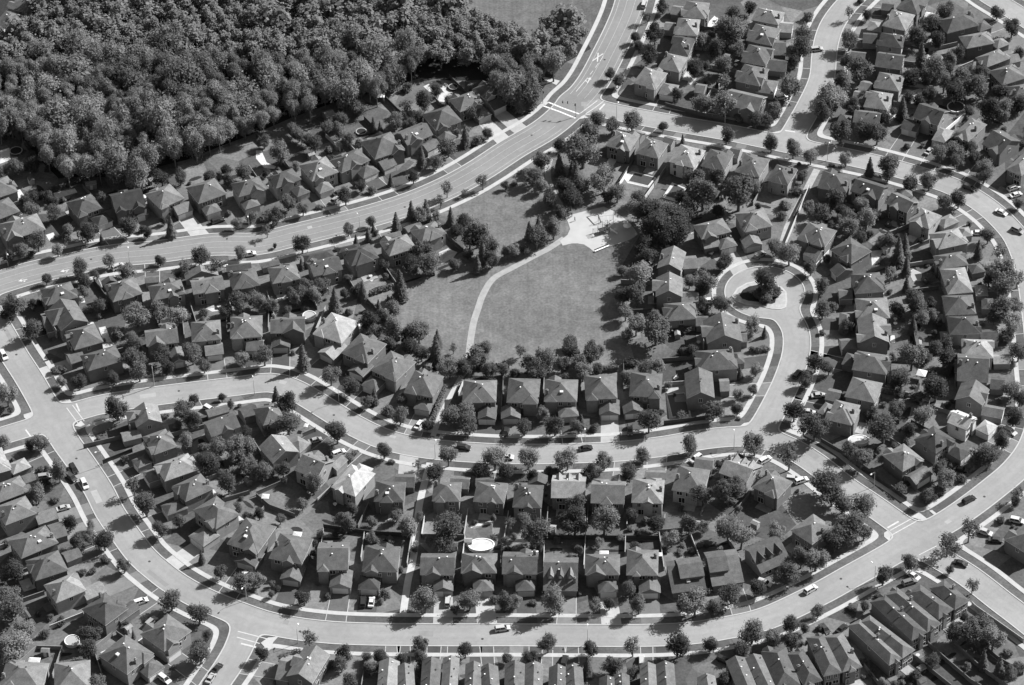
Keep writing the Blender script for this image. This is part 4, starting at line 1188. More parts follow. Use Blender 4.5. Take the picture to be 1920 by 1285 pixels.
# ------------------------------------------------------------------ trees
def leafquad(mb, c, nrm, s, rng, asp=1.0):
    n = nrm / (np.linalg.norm(nrm) + 1e-9)
    r = rng.normal(size=3); a = np.cross(n, r); a /= np.linalg.norm(a) + 1e-9; b = np.cross(n, a)
    a = a * s; b = b * s * asp
    i = len(mb.v); mb.v += [tuple(c - a - b * .6), tuple(c + a * .8 - b), tuple(c + a + b * .7), tuple(c - a * .7 + b)]
    mb.f.append((i, i + 1, i + 2, i + 3)); mb.m.append(0)

def crown_mesh(seed, nl=900, lobes=9, tall=1.15, core=True, leaf=.085, thin=False, spread=.5, spray=0.0):
    """unit crown: half-width about 1, centred on the origin; lobes of unequal size, leaves in sprays round them"""
    import bmesh
    rng = np.random.default_rng(seed); mb = MB()
    L = [(np.array([0, 0, -.05]), .5)]
    nlob = lobes * 2
    for k in range(nlob):
        zz = rng.uniform(-.75, .85); t = rng.uniform(0, 2 * PI); r = rng.uniform(.22, .44)
        env = math.sqrt(max(.04, 1 - zz * zz)) * (1 if zz > -.3 else .85)
        rr = (env - r * .75) * rng.uniform(.5, 1.14) if env > r else .05
        L.append((np.array([rr * math.cos(t), rr * math.sin(t), zz * tall * .8]), r))
    if core:
        for c, r in L:
            bm = bmesh.new(); bmesh.ops.create_icosphere(bm, subdivisions=1, radius=r * .66)
            o = len(mb.v)
            for v in bm.verts:
                k = 1 + rng.uniform(-.25, .25); mb.v.append((c[0] + v.co.x * k, c[1] + v.co.y * k, c[2] + v.co.z * k * tall))
            for f in bm.faces: mb.f.append(tuple(o + v.index for v in f.verts)); mb.m.append(0)
            bm.free()
    w = np.array([r ** 1.7 for _, r in L]); w /= w.sum(); cnt = 0; tries = 0
    C_ = np.array([c for c, _ in L]); R_ = np.array([r for _, r in L]); sc = np.array([1, 1, tall])
    while cnt < nl and tries < nl * 6:
        tries += 1
        c, r = L[rng.choice(len(L), p=w)]
        d = rng.normal(size=3); d /= np.linalg.norm(d)
        if d[2] < -.5 and rng.random() < .7: continue
        rad = r * (.92 + abs(rng.normal()) * .34) if not thin else r * rng.uniform(.2, 1.2)
        p = c + d * rad * sc
        if not thin and (np.linalg.norm((p - C_) / sc, axis=1) < R_ * .7).any(): continue
        nn = d * .6 + rng.normal(size=3) * .3 + np.array([0, 0, .75])
        if rng.random() < spray:                       # a twig of leaves reaching up and out
            u = d * .6 + np.array([0, 0, 1.0]) + rng.normal(size=3) * .3; u /= np.linalg.norm(u); b_ = np.cross(u, rng.normal(size=3)); b_ /= np.linalg.norm(b_) + 1e-9
            l_ = leaf * rng.uniform(2.0, 4.0); w_ = leaf * .45; i = len(mb.v)
            mb.v += [tuple(p - b_ * w_), tuple(p + b_ * w_), tuple(p + u * l_ + b_ * w_ * .3), tuple(p + u * l_ - b_ * w_ * .3)]; mb.f.append((i, i + 1, i + 2, i + 3)); mb.m.append(0)
        else: leafquad(mb, p, nn, leaf * rng.uniform(.5, 1.4), rng, rng.uniform(.5, 1))
        cnt += 1
    return mb

def conifer_mesh(seed):
    rng = np.random.default_rng(seed); mb = MB()
    H = 4.4
    mb.tube((0, 0, -H/2 + .4), (0, 0, H/2 - .2), .62, .03, 9, 0)
    lev = 15
    for k in range(lev):
        f = k / (lev - 1); z = -H/2 + .25 + f * (H - .45); R = (1 - f) ** .72 * 1.0 + .04; nb = int(15 * (1 - f) + 6)
        for j in range(nb):
            t = 2 * PI * (j + rng.uniform(-.3, .3)) / nb; rr = R * rng.uniform(.78, 1.12)
            d = np.array([math.cos(t), math.sin(t), 0]); sd = np.array([-d[1], d[0], 0]); h = .2 * (1 - f) + .13
            wd = .17 * (1 - .4 * f) + .03
            p0 = np.array([0, 0, z + .12]) + d * rr * .2; p1 = np.array([0, 0, z - h * .8]) + d * rr
            i = len(mb.v)
            for q in (p0 - sd * wd, p0 + sd * wd, p1 + sd * wd * rng.uniform(.2, .7), p1 - sd * wd * rng.uniform(.2, .7)): mb.v.append(tuple(q))
            mb.f.append((i, i + 1, i + 2, i + 3)); mb.m.append(0)
            for q in range(2):
                c = p0 + (p1 - p0) * rng.uniform(.5, 1) + sd * rng.normal() * wd * .8 + np.array([0, 0, .03])
                leafquad(mb, c, d * .6 + np.array([0, 0, 1]) + rng.normal(size=3) * .5, .075, rng)
    return mb

def trunk_mesh(seed, h=1.0, limbs=5, r=.11, reach=.7, up=1.2):
    """unit trunk, z from -h (ground) up into the crown"""
    rng = np.random.default_rng(seed); mb = MB()
    mb.tube((0, 0, -h), (.03, .02, -h * .45), r * 1.25, r * .8, 7, 0, False); mb.tube((.03, .02, -h * .45), (0, 0, .35), r * .8, r * .35, 7)
    for k in range(limbs):
        t = 2 * PI * k / limbs + rng.uniform(-.4, .4); z0 = -h * .4 + .3 * k / limbs
        mb.tube((0, 0, z0), (reach * math.cos(t), reach * math.sin(t), z0 + up * rng.uniform(.5, .9)), r * .45, r * .12, 5)
    return mb

CROWNS = {}
for kind, nm in (('d', 'crown'), ('k', 'crown'), ('l', 'crown')):
    CROWNS[kind] = [crown_mesh(s + ord(kind) * 10, 2500, lob, tl, True, .055, False, sp, .22).mesh(nm, M_LEAF[kind]) for s, lob, tl, sp in ((1, 9, 1.12, .5), (2, 11, .95, .56), (3, 6, 1.25, .46), (4, 12, 1.08, .58), (5, 5, 1.0, .5), (6, 7, 1.15, .5))]
CROWNS['s'] = [crown_mesh(s, 800, 10, 1.05, False, .06, True, .6).mesh('crown', M_LEAF['s']) for s in (31, 32)]
CROWNS['c'] = [conifer_mesh(s).mesh('crown', M_LEAF['c']) for s in (41, 42, 43)]
CROWNS['b'] = [crown_mesh(s, 800, 6, .8, True, .085, False, .48).mesh('shrub', M_LEAF['b']) for s in (51, 52, 53)]
for _kk in 'wWK': CROWNS[_kk] = [crown_mesh(s, 2200, lob, tl, True, .055, False, sp, .35).mesh('crown', M_LEAF[_kk]) for s, lob, tl, sp in ((61, 9, 1.35, .5), (62, 11, 1.0, .55), (63, 6, 1.6, .44), (64, 13, 1.15, .6), (65, 5, 1.2, .5), (66, 15, 1.3, .5))]
TRUNK = trunk_mesh(5, 1.75, 6, .085).mesh('trunk', M_BARK)
TRUNK_S = trunk_mesh(6, 1.6, 9, .06, .8, 1.0).mesh('trunk', M_BARK)
TRUNK_W = trunk_mesh(8, 2.6, 5, .07).mesh('trunk', M_BARK)
_t = MB(); _t.tube((0, 0, -2.6), (0, 0, 1.6), .12, .03, 7); TRUNK_C = _t.mesh('trunk', M_BARK)

TREES = []
KINDNAME = {'d': ('broadleaf_tree', 'tree', 'leafy tree'), 'k': ('dark_tree', 'tree', 'dark dense tree'), 'l': ('pale_tree', 'tree', 'pale grey-leaved tree'),
            's': ('thin_tree', 'tree', 'thin open-branched tree'), 'c': ('spruce', 'spruce', 'dark pointed spruce'), 'b': ('shrub', 'shrub', 'rounded garden shrub')}
CF = {'d': 1.42, 'k': 1.4, 'l': 1.42, 's': 1.5, 'c': 2.45, 'b': .62}
def make_tree(kind, px, py, rpx, k):
    rnd = random.Random(k * 13 + 5)
    p = at(px, py, 0); R = rpx / scale_at(p)
    hc = CF[kind] * R
    if kind in 'dkl' and R > 3.6: hc = R * 1.35
    p = at(px, py, hc)
    loc = (p.x, p.y, 0); rz = rnd.uniform(0, 2 * PI)
    me = CROWNS[kind][rnd.randrange(len(CROWNS[kind]))]
    S = R * (.97 if rpx < 19 else .9)
    if kind == 'b':
        o = link('shrub', me, None, (p.x, p.y, hc * .93), rz); o.scale = (S, S * rnd.uniform(.8, 1.1), S)
        root = o
    else:
        root = link(KINDNAME[kind][0], None, None, loc, rz)
        zs = S * rnd.uniform(.9, 1.08) if kind != 'c' else S
        c = link('crown', me, root, (0, 0, hc)); c.scale = (S * (rnd.uniform(.86, 1.12) if kind != 'c' else 1), S * (rnd.uniform(.86, 1.12) if kind != 'c' else 1), zs)
        t = link('trunk', TRUNK_C if kind == 'c' else TRUNK_S if kind == 's' else TRUNK, root, (0, 0, hc)); t.scale = (S, S, hc / (2.6 if kind == 'c' else 1.6 if kind == 's' else 1.75) * 1.02)
    TREES.append(dict(root=root, c=Vector(loc), kind=kind, R=R))

k = 0
for kd, T, a in items:
    if kd == 't':
        for i in range(1, len(a), 3):
            make_tree(a[0], T[0] + float(a[i]) / 4, T[1] + float(a[i + 1]) / 4, float(a[i + 2]) / 4, k); k += 1

# the wood: crowns scattered over its outline, the 300 that show largest each a tree of its own
def inside(p, poly):
    r = False; j = len(poly) - 1
    for i in range(len(poly)):
        if (poly[i][1] > p[1]) != (poly[j][1] > p[1]) and p[0] < (poly[j][0] - poly[i][0]) * (p[1] - poly[i][1]) / (poly[j][1] - poly[i][1]) + poly[i][0]: r = not r
        j = i
    return r
WCR = [(-30,60),(-30,240),(30,240),(70,275),(112,318),(160,312),(225,322),(262,322),(300,292),(350,275),(420,255),(480,230),(545,206),(605,188),(660,170),(705,164),(740,150),(790,104),(850,106),(905,108),(945,170),(990,178),(1015,140),(1045,115),(1090,75),(1098,45),(1070,30),(1040,40),(1000,62),(960,48),(915,40),(880,5),(875,-45),(150,-45),(70,0),(60,40)]
cand = []
wr = random.Random(99)
for _ in range(20000):
    q = (wr.uniform(-30, 1110), wr.uniform(-48, 325))
    if not inside(q, WCR): continue
    hh = wr.uniform(5.2, 9.4); p = at(q[0], q[1], hh); R = wr.choice((1.9, 2.4, 2.9, 3.5, 4.2, 5.2, 6.2))
    if all((p.x - o[0].x) ** 2 + (p.y - o[0].y) ** 2 > (.68 * (R + o[2])) ** 2 for o in cand): cand.append((p, hh, R, q))
cand.sort(key=lambda o: -(o[3][1] + o[2] * 10))
vis = [o for o in cand if o[3][1] > -30 and o[3][0] > -20]
EXTRA = vis[300:] + [o for o in cand if o not in vis]
def wood_kind(q, r):
    t = .5 + .35 * math.sin(q[0] / 90 + 1) + .3 * math.sin(q[1] / 60 + q[0] / 160)
    if q[1] > 170 and q[0] < 480: t += .35
    if q[0] > 620 and q[1] > 60: t -= .25
    t += r.uniform(-.45, .45)
    return 'W' if t > .9 else 'K' if t < .25 else 'w'
for p, hh, R, q in vis[:300]:
    kd = wood_kind(q, wr); me = CROWNS[kd][wr.randrange(6)]
    root = link('woodland_tree', None, None, (p.x, p.y, 0), wr.uniform(0, 6.28))
    S = R * 1.06; c = link('crown', me, root, (0, 0, hh)); c.scale = (S * wr.uniform(.85, 1.2), S * wr.uniform(.85, 1.2), S * wr.uniform(.85, 1.45) * (.85 if R > 4.5 else 1)); c.rotation_euler = (wr.uniform(-.2, .2), wr.uniform(-.2, .2), 0)
    t = link('trunk', TRUNK_W, root, (0, 0, hh)); t.scale = (S, S, hh / 2.6)
    tag(root, 'tall leafy tree with a rounded crown standing among the trees of the dense wood', 'tree', 'trees of the dense wood')
ug = MB(); ur = np.random.default_rng(3)
for p, hh, R, q in EXTRA:
    mb = crown_mesh(int(abs(p.x * 31 + p.y * 7)) % 9999, 420, 8, 1.3, True, .11); o = len(ug.v)
    ug.v += [(p.x + v[0] * R, p.y + v[1] * R, hh + v[2] * R) for v in mb.v]; ug.f += [tuple(o + i for i in f) for f in mb.f]; ug.m += [0] * len(mb.f)
WG = [at(*p) for p in WCR]
nq = 0
while nq < 22000:
    q = (ur.uniform(-30, 1110), ur.uniform(-48, 335))
    if not inside((q[0], q[1] - 6), WCR): continue
    z = ur.uniform(.2, 5.5); p = at(q[0], q[1], z); nq += 1
    leafquad(ug, np.array(p), np.array([.3, 0, 1]) + ur.normal(size=3) * .4, ur.uniform(.2, .5), ur)
o = build(ug, 'woodland_undergrowth', M_LEAF['w']); o['kind'] = 'stuff'; tag(o, 'low undergrowth and far crowns filling the gaps of the dense wood', 'undergrowth')

# ------------------------------------------------------------------ hedges, fences, sheds, patios, pools
HEDGES, FENCES, SHEDS, POOLS, PATIOS, TRAMPS, LAMPS, CARS = [], [], [], [], [], [], [], []
for kd, T, a in items:
    if kd == 'y':
        P = [at(x, y, .9) for x, y in pts_of(a, T)]
        mb = MB(); rng = np.random.default_rng(int(P[0].x * 10) % 1000 + 1000)
        for p, q in zip(P[:-1], P[1:]):
            d = (q - p).to_2d(); L_ = d.length; d.normalize(); nn = Vector((-d.y, d.x))
            c = [(p.x + nn.x * .5, p.y + nn.y * .5), (p.x - nn.x * .5, p.y - nn.y * .5), (q.x - nn.x * .5, q.y - nn.y * .5), (q.x + nn.x * .5, q.y + nn.y * .5)]
            mb.prism(c, 0, 1.55)
            for _ in range(int(L_ * 26)):
                t, s = rng.uniform(0, L_), rng.uniform(-.75, .75); z = rng.uniform(.2, 1.8) if abs(s) > .5 else rng.uniform(1.45, 1.95)
                leafquad(mb, np.array([p.x + d.x * t + nn.x * s, p.y + d.y * t + nn.y * s, z]), np.array([nn.x * s, nn.y * s, .8]) + rng.normal(size=3) * .5, rng.uniform(.15, .35), rng)
        o = build(mb, 'hedge', M_LEAF['b']); HEDGES.append((o, (P[0] + P[-1]) / 2))
    elif kd == 'f':  # the dark run inside the west loop leg stands in for a hedge's shadow
        tone = int(a[0]); P = [at(x, y, 1.75) for x, y in pts_of(a[1:], T)]
        c = sum(P, Vector()) / len(P); c.z = 0
        root = link('fence', None, None, (c.x, c.y, 0)); mb = MB()
        for p, q in zip(P[:-1], P[1:]):
            d = (q - p).to_2d(); L_ = d.length; d.normalize(); nn = Vector((-d.y, d.x)) * .05
            p2, q2 = Vector((p.x - c.x, p.y - c.y)), Vector((q.x - c.x, q.y - c.y))
            mb.prism([p2 - nn, q2 - nn, q2 + nn, p2 + nn], .06, 1.72)
            mb.prism([p2 - nn * 2.2, q2 - nn * 2.2, q2 + nn * 2.2, p2 + nn * 2.2], 1.722, 1.8)
        for w in P: pb = MB(); pb.box(w.x - c.x - .08, w.x - c.x + .08, w.y - c.y - .08, w.y - c.y + .08, 0, 1.95); build(pb, 'post', PAINT[tone], root)
        build(mb, 'panel', PAINT[tone], root)
        FENCES.append((root, c, tone))
    elif kd == 'k':
        h, tone = float(a[6]), int(a[7]); c, w, d, ang = rect(pts_of(a[:6], T), (h,)*3); d = max(d, 1.6); w = max(w, 1.2)
        root = link('shed', None, None, c, ang); mb, rb = MB(), MB()
        flat = tone == 9
        if h < 1.5:                                        # garden table
            root.name = 'garden_table'
            tb = MB(); tb.prism([(w/2*math.cos(t), w/2*math.sin(t)) for t in [2*PI*i/14 for i in range(14)]], .68, .74); build(tb, 'table_top', PAINT[9], root)
            lb = MB(); lb.tube((0, 0, 0), (0, 0, .68), .25, .06, 8); build(lb, 'leg', PAINT[9], root)
        elif flat:                                         # canopy on four posts with a low tent roof
            root.name = 'garden_canopy'
            roof_solid(rb, -w/2, w/2, -d/2, d/2, h, 'H', .35, th=.12); build(rb, 'canopy_roof', [PAINT[8], PAINT[8]], root)
            for x in (-w/2 + .12, w/2 - .12):
                for y in (-d/2 + .12, d/2 - .12): pm = MB(); pm.tube((x, y, 0), (x, y, h), .05, .05, 6); build(pm, 'post', M_TRIM, root)
        else:
            roof_solid(rb, -w/2, w/2, -d/2, d/2, h, 'A', .5, th=.1); wall_solid(mb, -w/2 + .12, w/2 - .12, -d/2 + .12, d/2 - .12, 0, h - .05, 'A', .5, .12)
            build(mb, 'wall', PAINT[5], root); build(rb, 'roof', [ROOF[tone], FASC[0]], root)
            dm = MB(); dm.box(-.45, .45, -d/2 + .04, -d/2 + .12, 0, 1.8); build(dm, 'door', M_TRIM, root)
        SHEDS.append((root, c, root.name.split('.')[0]))
    elif kd == 'p':
        P = [at(x, y) for x, y in pts_of(a[1:], T)]
        c = sum(P, Vector()) / len(P); ar = sum(P[i].x*P[i-1].y - P[i-1].x*P[i].y for i in range(len(P)))
        o = sheet(P if ar < 0 else P[::-1], .03 + .0007 * len(PATIOS), 'patio', M_PATIO[int(a[0])]); PATIOS.append(o)
    elif kd == 'q':
        P = [at(x, y) for x, y in pts_of(a, T)]; ar = sum(P[i].x*P[i-1].y - P[i-1].x*P[i].y for i in range(len(P)))
        if ar > 0: P = P[::-1]
        c = sum(P, Vector()) / len(P); big = len(P) == 4 and (P[0] - P[1]).length > 3
        L = [((p.x - c.x), (p.y - c.y)) for p in P]
        root = link('swimming_pool', None, None, c); mb = MB()
        mb.prism([(x * 1.1, y * 1.1) for x, y in L], 0, .1); build(mb, 'coping', M_PATIO[9], root)
        wb = MB(); wb.poly([(x, y, .112) for x, y in L]); build(wb, 'water', M_DEEP if big else M_WATER, root)
        POOLS.append((root, c, 'sunken pool with a dark cover' if big else 'sunken pool with pale water'))
    elif kd == 'o':
        typ = a[0]; px, py, r = T[0] + float(a[1])/4, T[1] + float(a[2])/4, float(a[3])/4
        h = 1.2 if typ in 'ro' else .8; c = at(px, py, h); R = r / scale_at(c); c.z = 0; N_ = 28
        sy = 1.0 if typ in 'rtd' else .68
        ring = [(R*math.cos(2*PI*i/N_), R*sy*math.sin(2*PI*i/N_)) for i in range(N_)]
        if typ == 't':
            root = link('trampoline', None, None, c)
            mb = MB(); mb.poly([(x*.86, y*.86, h) for x, y in ring]); build(mb, 'jumping_mat', M_TYRE, root)
            pd = MB()
            for i in range(N_):
                p, q = ring[i], ring[(i+1) % N_]; pd.poly([(p[0]*.84, p[1]*.84, h + .03), (p[0], p[1], h + .03), (q[0], q[1], h + .03), (q[0]*.84, q[1]*.84, h + .03)][::1])
            build(pd, 'edge_pad', PAINT[6], root)
            for i in range(4): lg = MB(); t = PI/4 + i*PI/2; lg.tube((R*.9*math.cos(t), R*.9*math.sin(t), 0), (R*.9*math.cos(t), R*.9*math.sin(t), h), .04, .04, 5); build(lg, 'leg', M_METAL, root)
            TRAMPS.append((root, c))
        else:
            root = link('above_ground_pool', None, None, c, .0 if typ != 'o' else 0)
            mb = MB()
            for i in range(N_):
                p, q = ring[i], ring[(i+1) % N_]; mb.poly([(*p, 0), (*q, 0), (*q, h), (*p, h)])
            build(mb, 'pool_wall', PAINT[8], root)
            rm_ = MB()
            for i in range(N_):
                p, q = ring[i], ring[(i+1) % N_]; rm_.poly([(p[0]*.93, p[1]*.93, h + .04), (p[0]*1.03, p[1]*1.03, h + .04), (q[0]*1.03, q[1]*1.03, h + .04), (q[0]*.93, q[1]*.93, h + .04)])
            build(rm_, 'rim', PAINT[9], root)
            wt = MB(); wt.poly([(x*.99, y*.99, h - .12) for x, y in ring]); build(wt, 'water', M_DEEP if typ == 'd' else (gmat('pool_liner', .48, .3, .22, .3) if typ == 'o' else M_WATER), root)
            POOLS.append((root, c, {'o': 'oval raised white-rimmed pool', 'r': 'round raised white-rimmed pool', 'd': 'round raised pool with dark water'}[typ]))

# ------------------------------------------------------------------ street furniture
def to_road(c):
    gxn = sd_at(c.x + .6, c.y) - sd_at(c.x - .6, c.y); gyn = sd_at(c.x, c.y + .6) - sd_at(c.x, c.y - .6)
    return math.atan2(-gyn, -gxn)
pm = MB(); pm.tube((0, 0, 0), (0, 0, 6.4), .1, .06, 8); POLE = pm.mesh('pole', M_METAL)
am = MB(); am.tube((0, 0, 6.1), (.6, 0, 6.55), .04, .04, 6); am.tube((.6, 0, 6.55), (1.5, 0, 6.6), .04, .035, 6); ARM = am.mesh('arm', M_METAL)
hm = MB(); hm.box(1.4, 2.1, -.18, .18, 6.5, 6.64); hm.box(1.5, 2.0, -.13, .13, 6.64, 6.74); HEAD = hm.mesh('lamp_head', M_LAMP)
um = MB(); um.tube((0, 0, 0), (0, 0, 9.5), .16, .1, 8); UPOLE = um.mesh('pole', gmat('pole_wood', .3, .9))
xm = MB(); xm.box(-1.1, 1.1, -.06, .06, 8.6, 8.75); xm.box(-.05, .05, -.05, .05, 8.5, 9.0); XARM = xm.mesh('crossarm', gmat('arm_wood', .3, .9))
for kd, T, a in items:
    if kd in 'LU':
        px, py = pts_of(a, T)[0]; c = at(px, py)
        root = link('street_lamp' if kd == 'L' else 'utility_pole', None, None, c, to_road(c))
        if kd == 'L': link('pole', POLE, root); link('arm', ARM, root); link('lamp_head', HEAD, root)
        else: link('pole', UPOLE, root); link('crossarm', XARM, root)
        LAMPS.append((root, c, kd))
# traffic signals at the crossing
for k, (px, py, dx) in enumerate(((1080, 219, PI * .93), (1018, 194, -.1))):
    c = at(px, py); root = link('traffic_signal', None, None, c, dx)
    b = MB(); b.tube((0, 0, 0), (0, 0, 6.2), .13, .1, 8); build(b, 'pole', M_METAL, root)
    if k == 0: b = MB(); b.tube((0, 0, 5.8), (5.6, 0, 6.3), .08, .05, 6); build(b, 'mast_arm', M_METAL, root)
    for hx in ((4.8, 3.0, .3) if k == 0 else (.3,)):
        b = MB(); b.box(hx - .18, hx + .18, -.35, -.1, 4.6 if hx < 1 else 5.3, 5.6 if hx < 1 else 6.3)
        hd = build(b, 'signal_head', M_DARK, root); z0 = 4.6 if hx < 1 else 5.3
        for j in range(3): l = MB(); l.prism([(hx + .1*math.cos(t), .1*math.sin(t)) for t in [PI/4*i for i in range(8)]], 0, .02); lens = build(l, 'lens', M_GLASS, hd, (0, 0, 0)); lens.rotation_euler = (PI/2, 0, 0); lens.location = (0, -.36, z0 + .2 + .3*j)
    tag(root, 'traffic signal on a long mast arm at the park corner of the crosswalk' if k == 0 else 'traffic signal on a plain pole at the wood side of the crosswalk', 'traffic signal')

# ------------------------------------------------------------------ cars
def car_meshes(suv):
    Lc, Wc, Hh, Hr = (4.75, 1.86, 1.0, 1.72) if suv else (4.6, 1.78, .86, 1.42)
    prof = [(-Lc/2, .35), (-Lc/2, Hh - .18), (-Lc/2 + .12, Hh), (Lc/2 - 1.15, Hh), (Lc/2 - .2, Hh - .16), (Lc/2, Hh - .34), (Lc/2, .35)]
    b = MB(); w = Wc / 2
    for s in (-1, 1): b.poly([(x, s * w, z) for x, z in prof][::-s])
    for p, q in zip(prof, prof[1:] + prof[:1]): b.poly([(p[0], -w, p[1]), (q[0], -w, q[1]), (q[0], w, q[1]), (p[0], w, p[1])][::-1])
    cab = [(-Lc/2 + (.15 if suv else .75), Hh), (-Lc/2 + (.45 if suv else 1.45), Hr), (.55, Hr), (1.35, Hh)]
    gl = MB(); wi = w - .06; wt = w - .28
    P = [(cab[0][0], wi, Hh), (cab[1][0], wt, Hr - .06), (cab[2][0], wt, Hr - .06), (cab[3][0], wi, Hh)]
    for s in (-1, 1): gl.poly([(x, s * y, z) for x, y, z in P][::s])
    for i in (0, 1, 2):
        a_, c_ = P[i], P[i + 1]
        if i != 1: gl.poly([(a_[0], -a_[1], a_[2]), (a_[0], a_[1], a_[2]), (c_[0], c_[1], c_[2]), (c_[0], -c_[1], c_[2])])
    rf = MB(); rf.box(cab[1][0] - .08, cab[2][0] + .08, -wt - .03, wt + .03, Hr - .07, Hr)
    for s in (-1, 1):                                    # pillars
        for a_, c_ in ((P[0], P[1]), (P[3], P[2])): rf.tube((a_[0], s * a_[1], a_[2]), (c_[0], s * c_[1], c_[2]), .07, .06, 5)
        xm_ = (P[1][0] + P[2][0]) / 2; rf.tube((xm_, s * wi, Hh), (xm_, s * wt, Hr - .05), .05, .05, 5)
    wh = MB(); wh.tube((0, -.11, 0), (0, .11, 0), .33, .33, 14); wh.tube((0, .11, 0), (0, -.11, 0), .33, .33, 14)
    hl = MB(); hl.box(Lc/2 - .06, Lc/2 + .02, -.2, .2, Hh - .44, Hh - .3)
    tl = MB(); tl.box(-Lc/2 - .02, -Lc/2 + .05, -.15, .15, Hh - .35, Hh - .15)
    return b, gl, rf, wh.mesh('wheel', M_TYRE), hl.mesh('headlight', M_LAMP), tl.mesh('tail_light', gmat('tail_lens', .15, .3)), Lc, Wc
CM = {s: car_meshes(s) for s in (False, True)}; CMC = {}
TN = {1: 'black', 2: 'black', 3: 'dark grey', 4: 'dark grey', 5: 'grey', 6: 'grey', 7: 'silver', 8: 'silver', 9: 'white'}
k = 0
for kd, T, a in items:
    if kd != 'c': continue
    for i in range(0, len(a), 5):
        x1, y1, x2, y2 = [float(v) / 4 for v in a[i:i+4]]; tone = int(a[i+4])
        A, B = at(T[0] + x1, T[1] + y1, .8), at(T[0] + x2, T[1] + y2, .8); c = (A + B) / 2; c.z = 0
        rnd = random.Random(k * 7 + 1); suv = rnd.random() < .42 or tone == 8; b, gl, rf, wh, hl, tl, Lc, Wc = CM[suv]
        on = sd_at(c.x, c.y) < 0; c.z = .03 if on else .052
        root = link('car', None, None, c, math.atan2(B.y - A.y, B.x - A.x))
        key = (suv, tone)
        if key not in CMC: CMC[key] = (b.mesh('body', CARP[tone]), rf.mesh('car_roof', CARP[tone]), gl.mesh('glass', M_GLASS))
        bm_, rm_, gm_ = CMC[key]; link('body', bm_, root); link('glass', gm_, root); link('car_roof', rm_, root)
        for sx in (-1, 1):
            for sy in (-1, 1): link('wheel', wh, root, (sx * Lc * .3, sy * (Wc/2 - .1), .33))
            link('headlight', hl, root, (0, sx * (Wc/2 - .3), 0)); link('tail_light', tl, root, (0, sx * (Wc/2 - .25), 0))
        CARS.append((root, c, tone, suv, on)); k += 1

# ------------------------------------------------------------------ playground
c = at(1131, 436); pg = link('climbing_frame', None, None, c, .35)
def part(nm, mat, f): b = MB(); f(b); return build(b, nm, mat, pg)
for x, y, h in ((-3.4, -.9, 2.2), (-3.4, .9, 2.2), (-1.6, -.9, 2.6), (-1.6, .9, 2.6), (.2, -.9, 4.2), (.2, .9, 4.2), (2.0, -.9, 4.2), (2.0, .9, 4.2)):
    part('post', M_DARK, lambda b: b.tube((x, y, 0), (x, y, h), .07, .07, 6))
part('platform', M_DARK, lambda b: b.box(-1.65, 2.05, -.95, .95, 1.4, 1.5))
part('arch_ladder', M_DARK, lambda b: [b.tube((-3.4 + .35*k, -.9, 2.1), (-3.4 + .35*k, .9, 2.1), .04, .04, 5) for k in range(6)])
part('guard_rail', PAINT[3], lambda b: [b.tube((-1.6, s*.9, z), (2, s*.9, z), .04, .04, 5) for s in (-1, 1) for z in (1.9, 2.3)])
part('slide', PAINT[9], lambda b: [b.poly([(2.0, -.85, 1.5), (2.4, -.35, 1.5), (4.3, -2.6, .25), (3.9, -3.1, .25)]), b.poly([(2.0, -.85, 1.75), (2.0, -.85, 1.5), (3.9, -3.1, .25), (3.9, -3.1, .5)]), b.poly([(2.4, -.35, 1.5), (2.4, -.35, 1.75), (4.3, -2.6, .5), (4.3, -2.6, .25)])])
part('panel', PAINT[8], lambda b: b.box(1.2, 2.0, .9, .96, 1.5, 2.3))
tag(pg, 'dark climbing frame with a white slide on the pale playground', 'climbing frame')
c = at(1136, 417); sw = link('swing_set', None, None, c, .12)
for x in (-2.6, 2.6):
    for y in (-1.1, 1.1): b = MB(); b.tube((x, y, 0), (x, 0, 2.9), .06, .06, 6); build(b, 'leg', M_METAL, sw)
b = MB(); b.tube((-2.7, 0, 2.9), (2.7, 0, 2.9), .06, .06, 6); build(b, 'crossbar', M_METAL, sw)
for x in (-1.6, 0, 1.6):
    b = MB(); b.box(x - .25, x + .25, -.1, .1, .55, .6); st = build(b, 'seat', M_DARK, sw)
    b = MB(); [b.tube((x + s*.24, 0, .58), (x + s*.24, 0, 2.9), .02, .02, 4) for s in (-1, 1)]; build(b, 'chain', M_METAL, st)
tag(sw, 'metal swing set standing on the playground behind the climbing frame', 'swing set')
A, B = at(1115, 473), at(1142, 462); c = (A + B) / 2; bn = link('park_bench', None, None, c, math.atan2(B.y - A.y, B.x - A.x)); L_ = (B - A).length
b = MB(); b.box(-L_/2, L_/2, -.35, .3, .42, .5); build(b, 'seat', PAINT[9], bn)
b = MB(); b.box(-L_/2, L_/2, .22, .32, .5, .95); build(b, 'backrest', M_DARK, bn)
for x in (-L_/2 + .2, -L_/6, L_/6, L_/2 - .2): b = MB(); b.box(x - .1, x + .1, -.25, .25, 0, .42); build(b, 'leg', PAINT[6], bn)
tag(bn, 'long pale bench along the grass edge of the playground', 'bench')
c = at(1176, 432); un = link('parasol', None, None, c)
b = MB(); b.tube((0, 0, 0), (0, 0, 2.6), .04, .04, 6); build(b, 'pole', M_METAL, un)
b = MB(); N_ = 8
for i in range(N_):
    t0, t1 = 2*PI*i/N_, 2*PI*(i+1)/N_; b.poly([(1.5*math.cos(t0), 1.5*math.sin(t0), 2.15), (1.5*math.cos(t1), 1.5*math.sin(t1), 2.15), (0, 0, 2.75)])
build(b, 'canopy', PAINT[9], un); tag(un, 'white parasol open beside the trees at the playground edge', 'parasol')
sbx = MB()
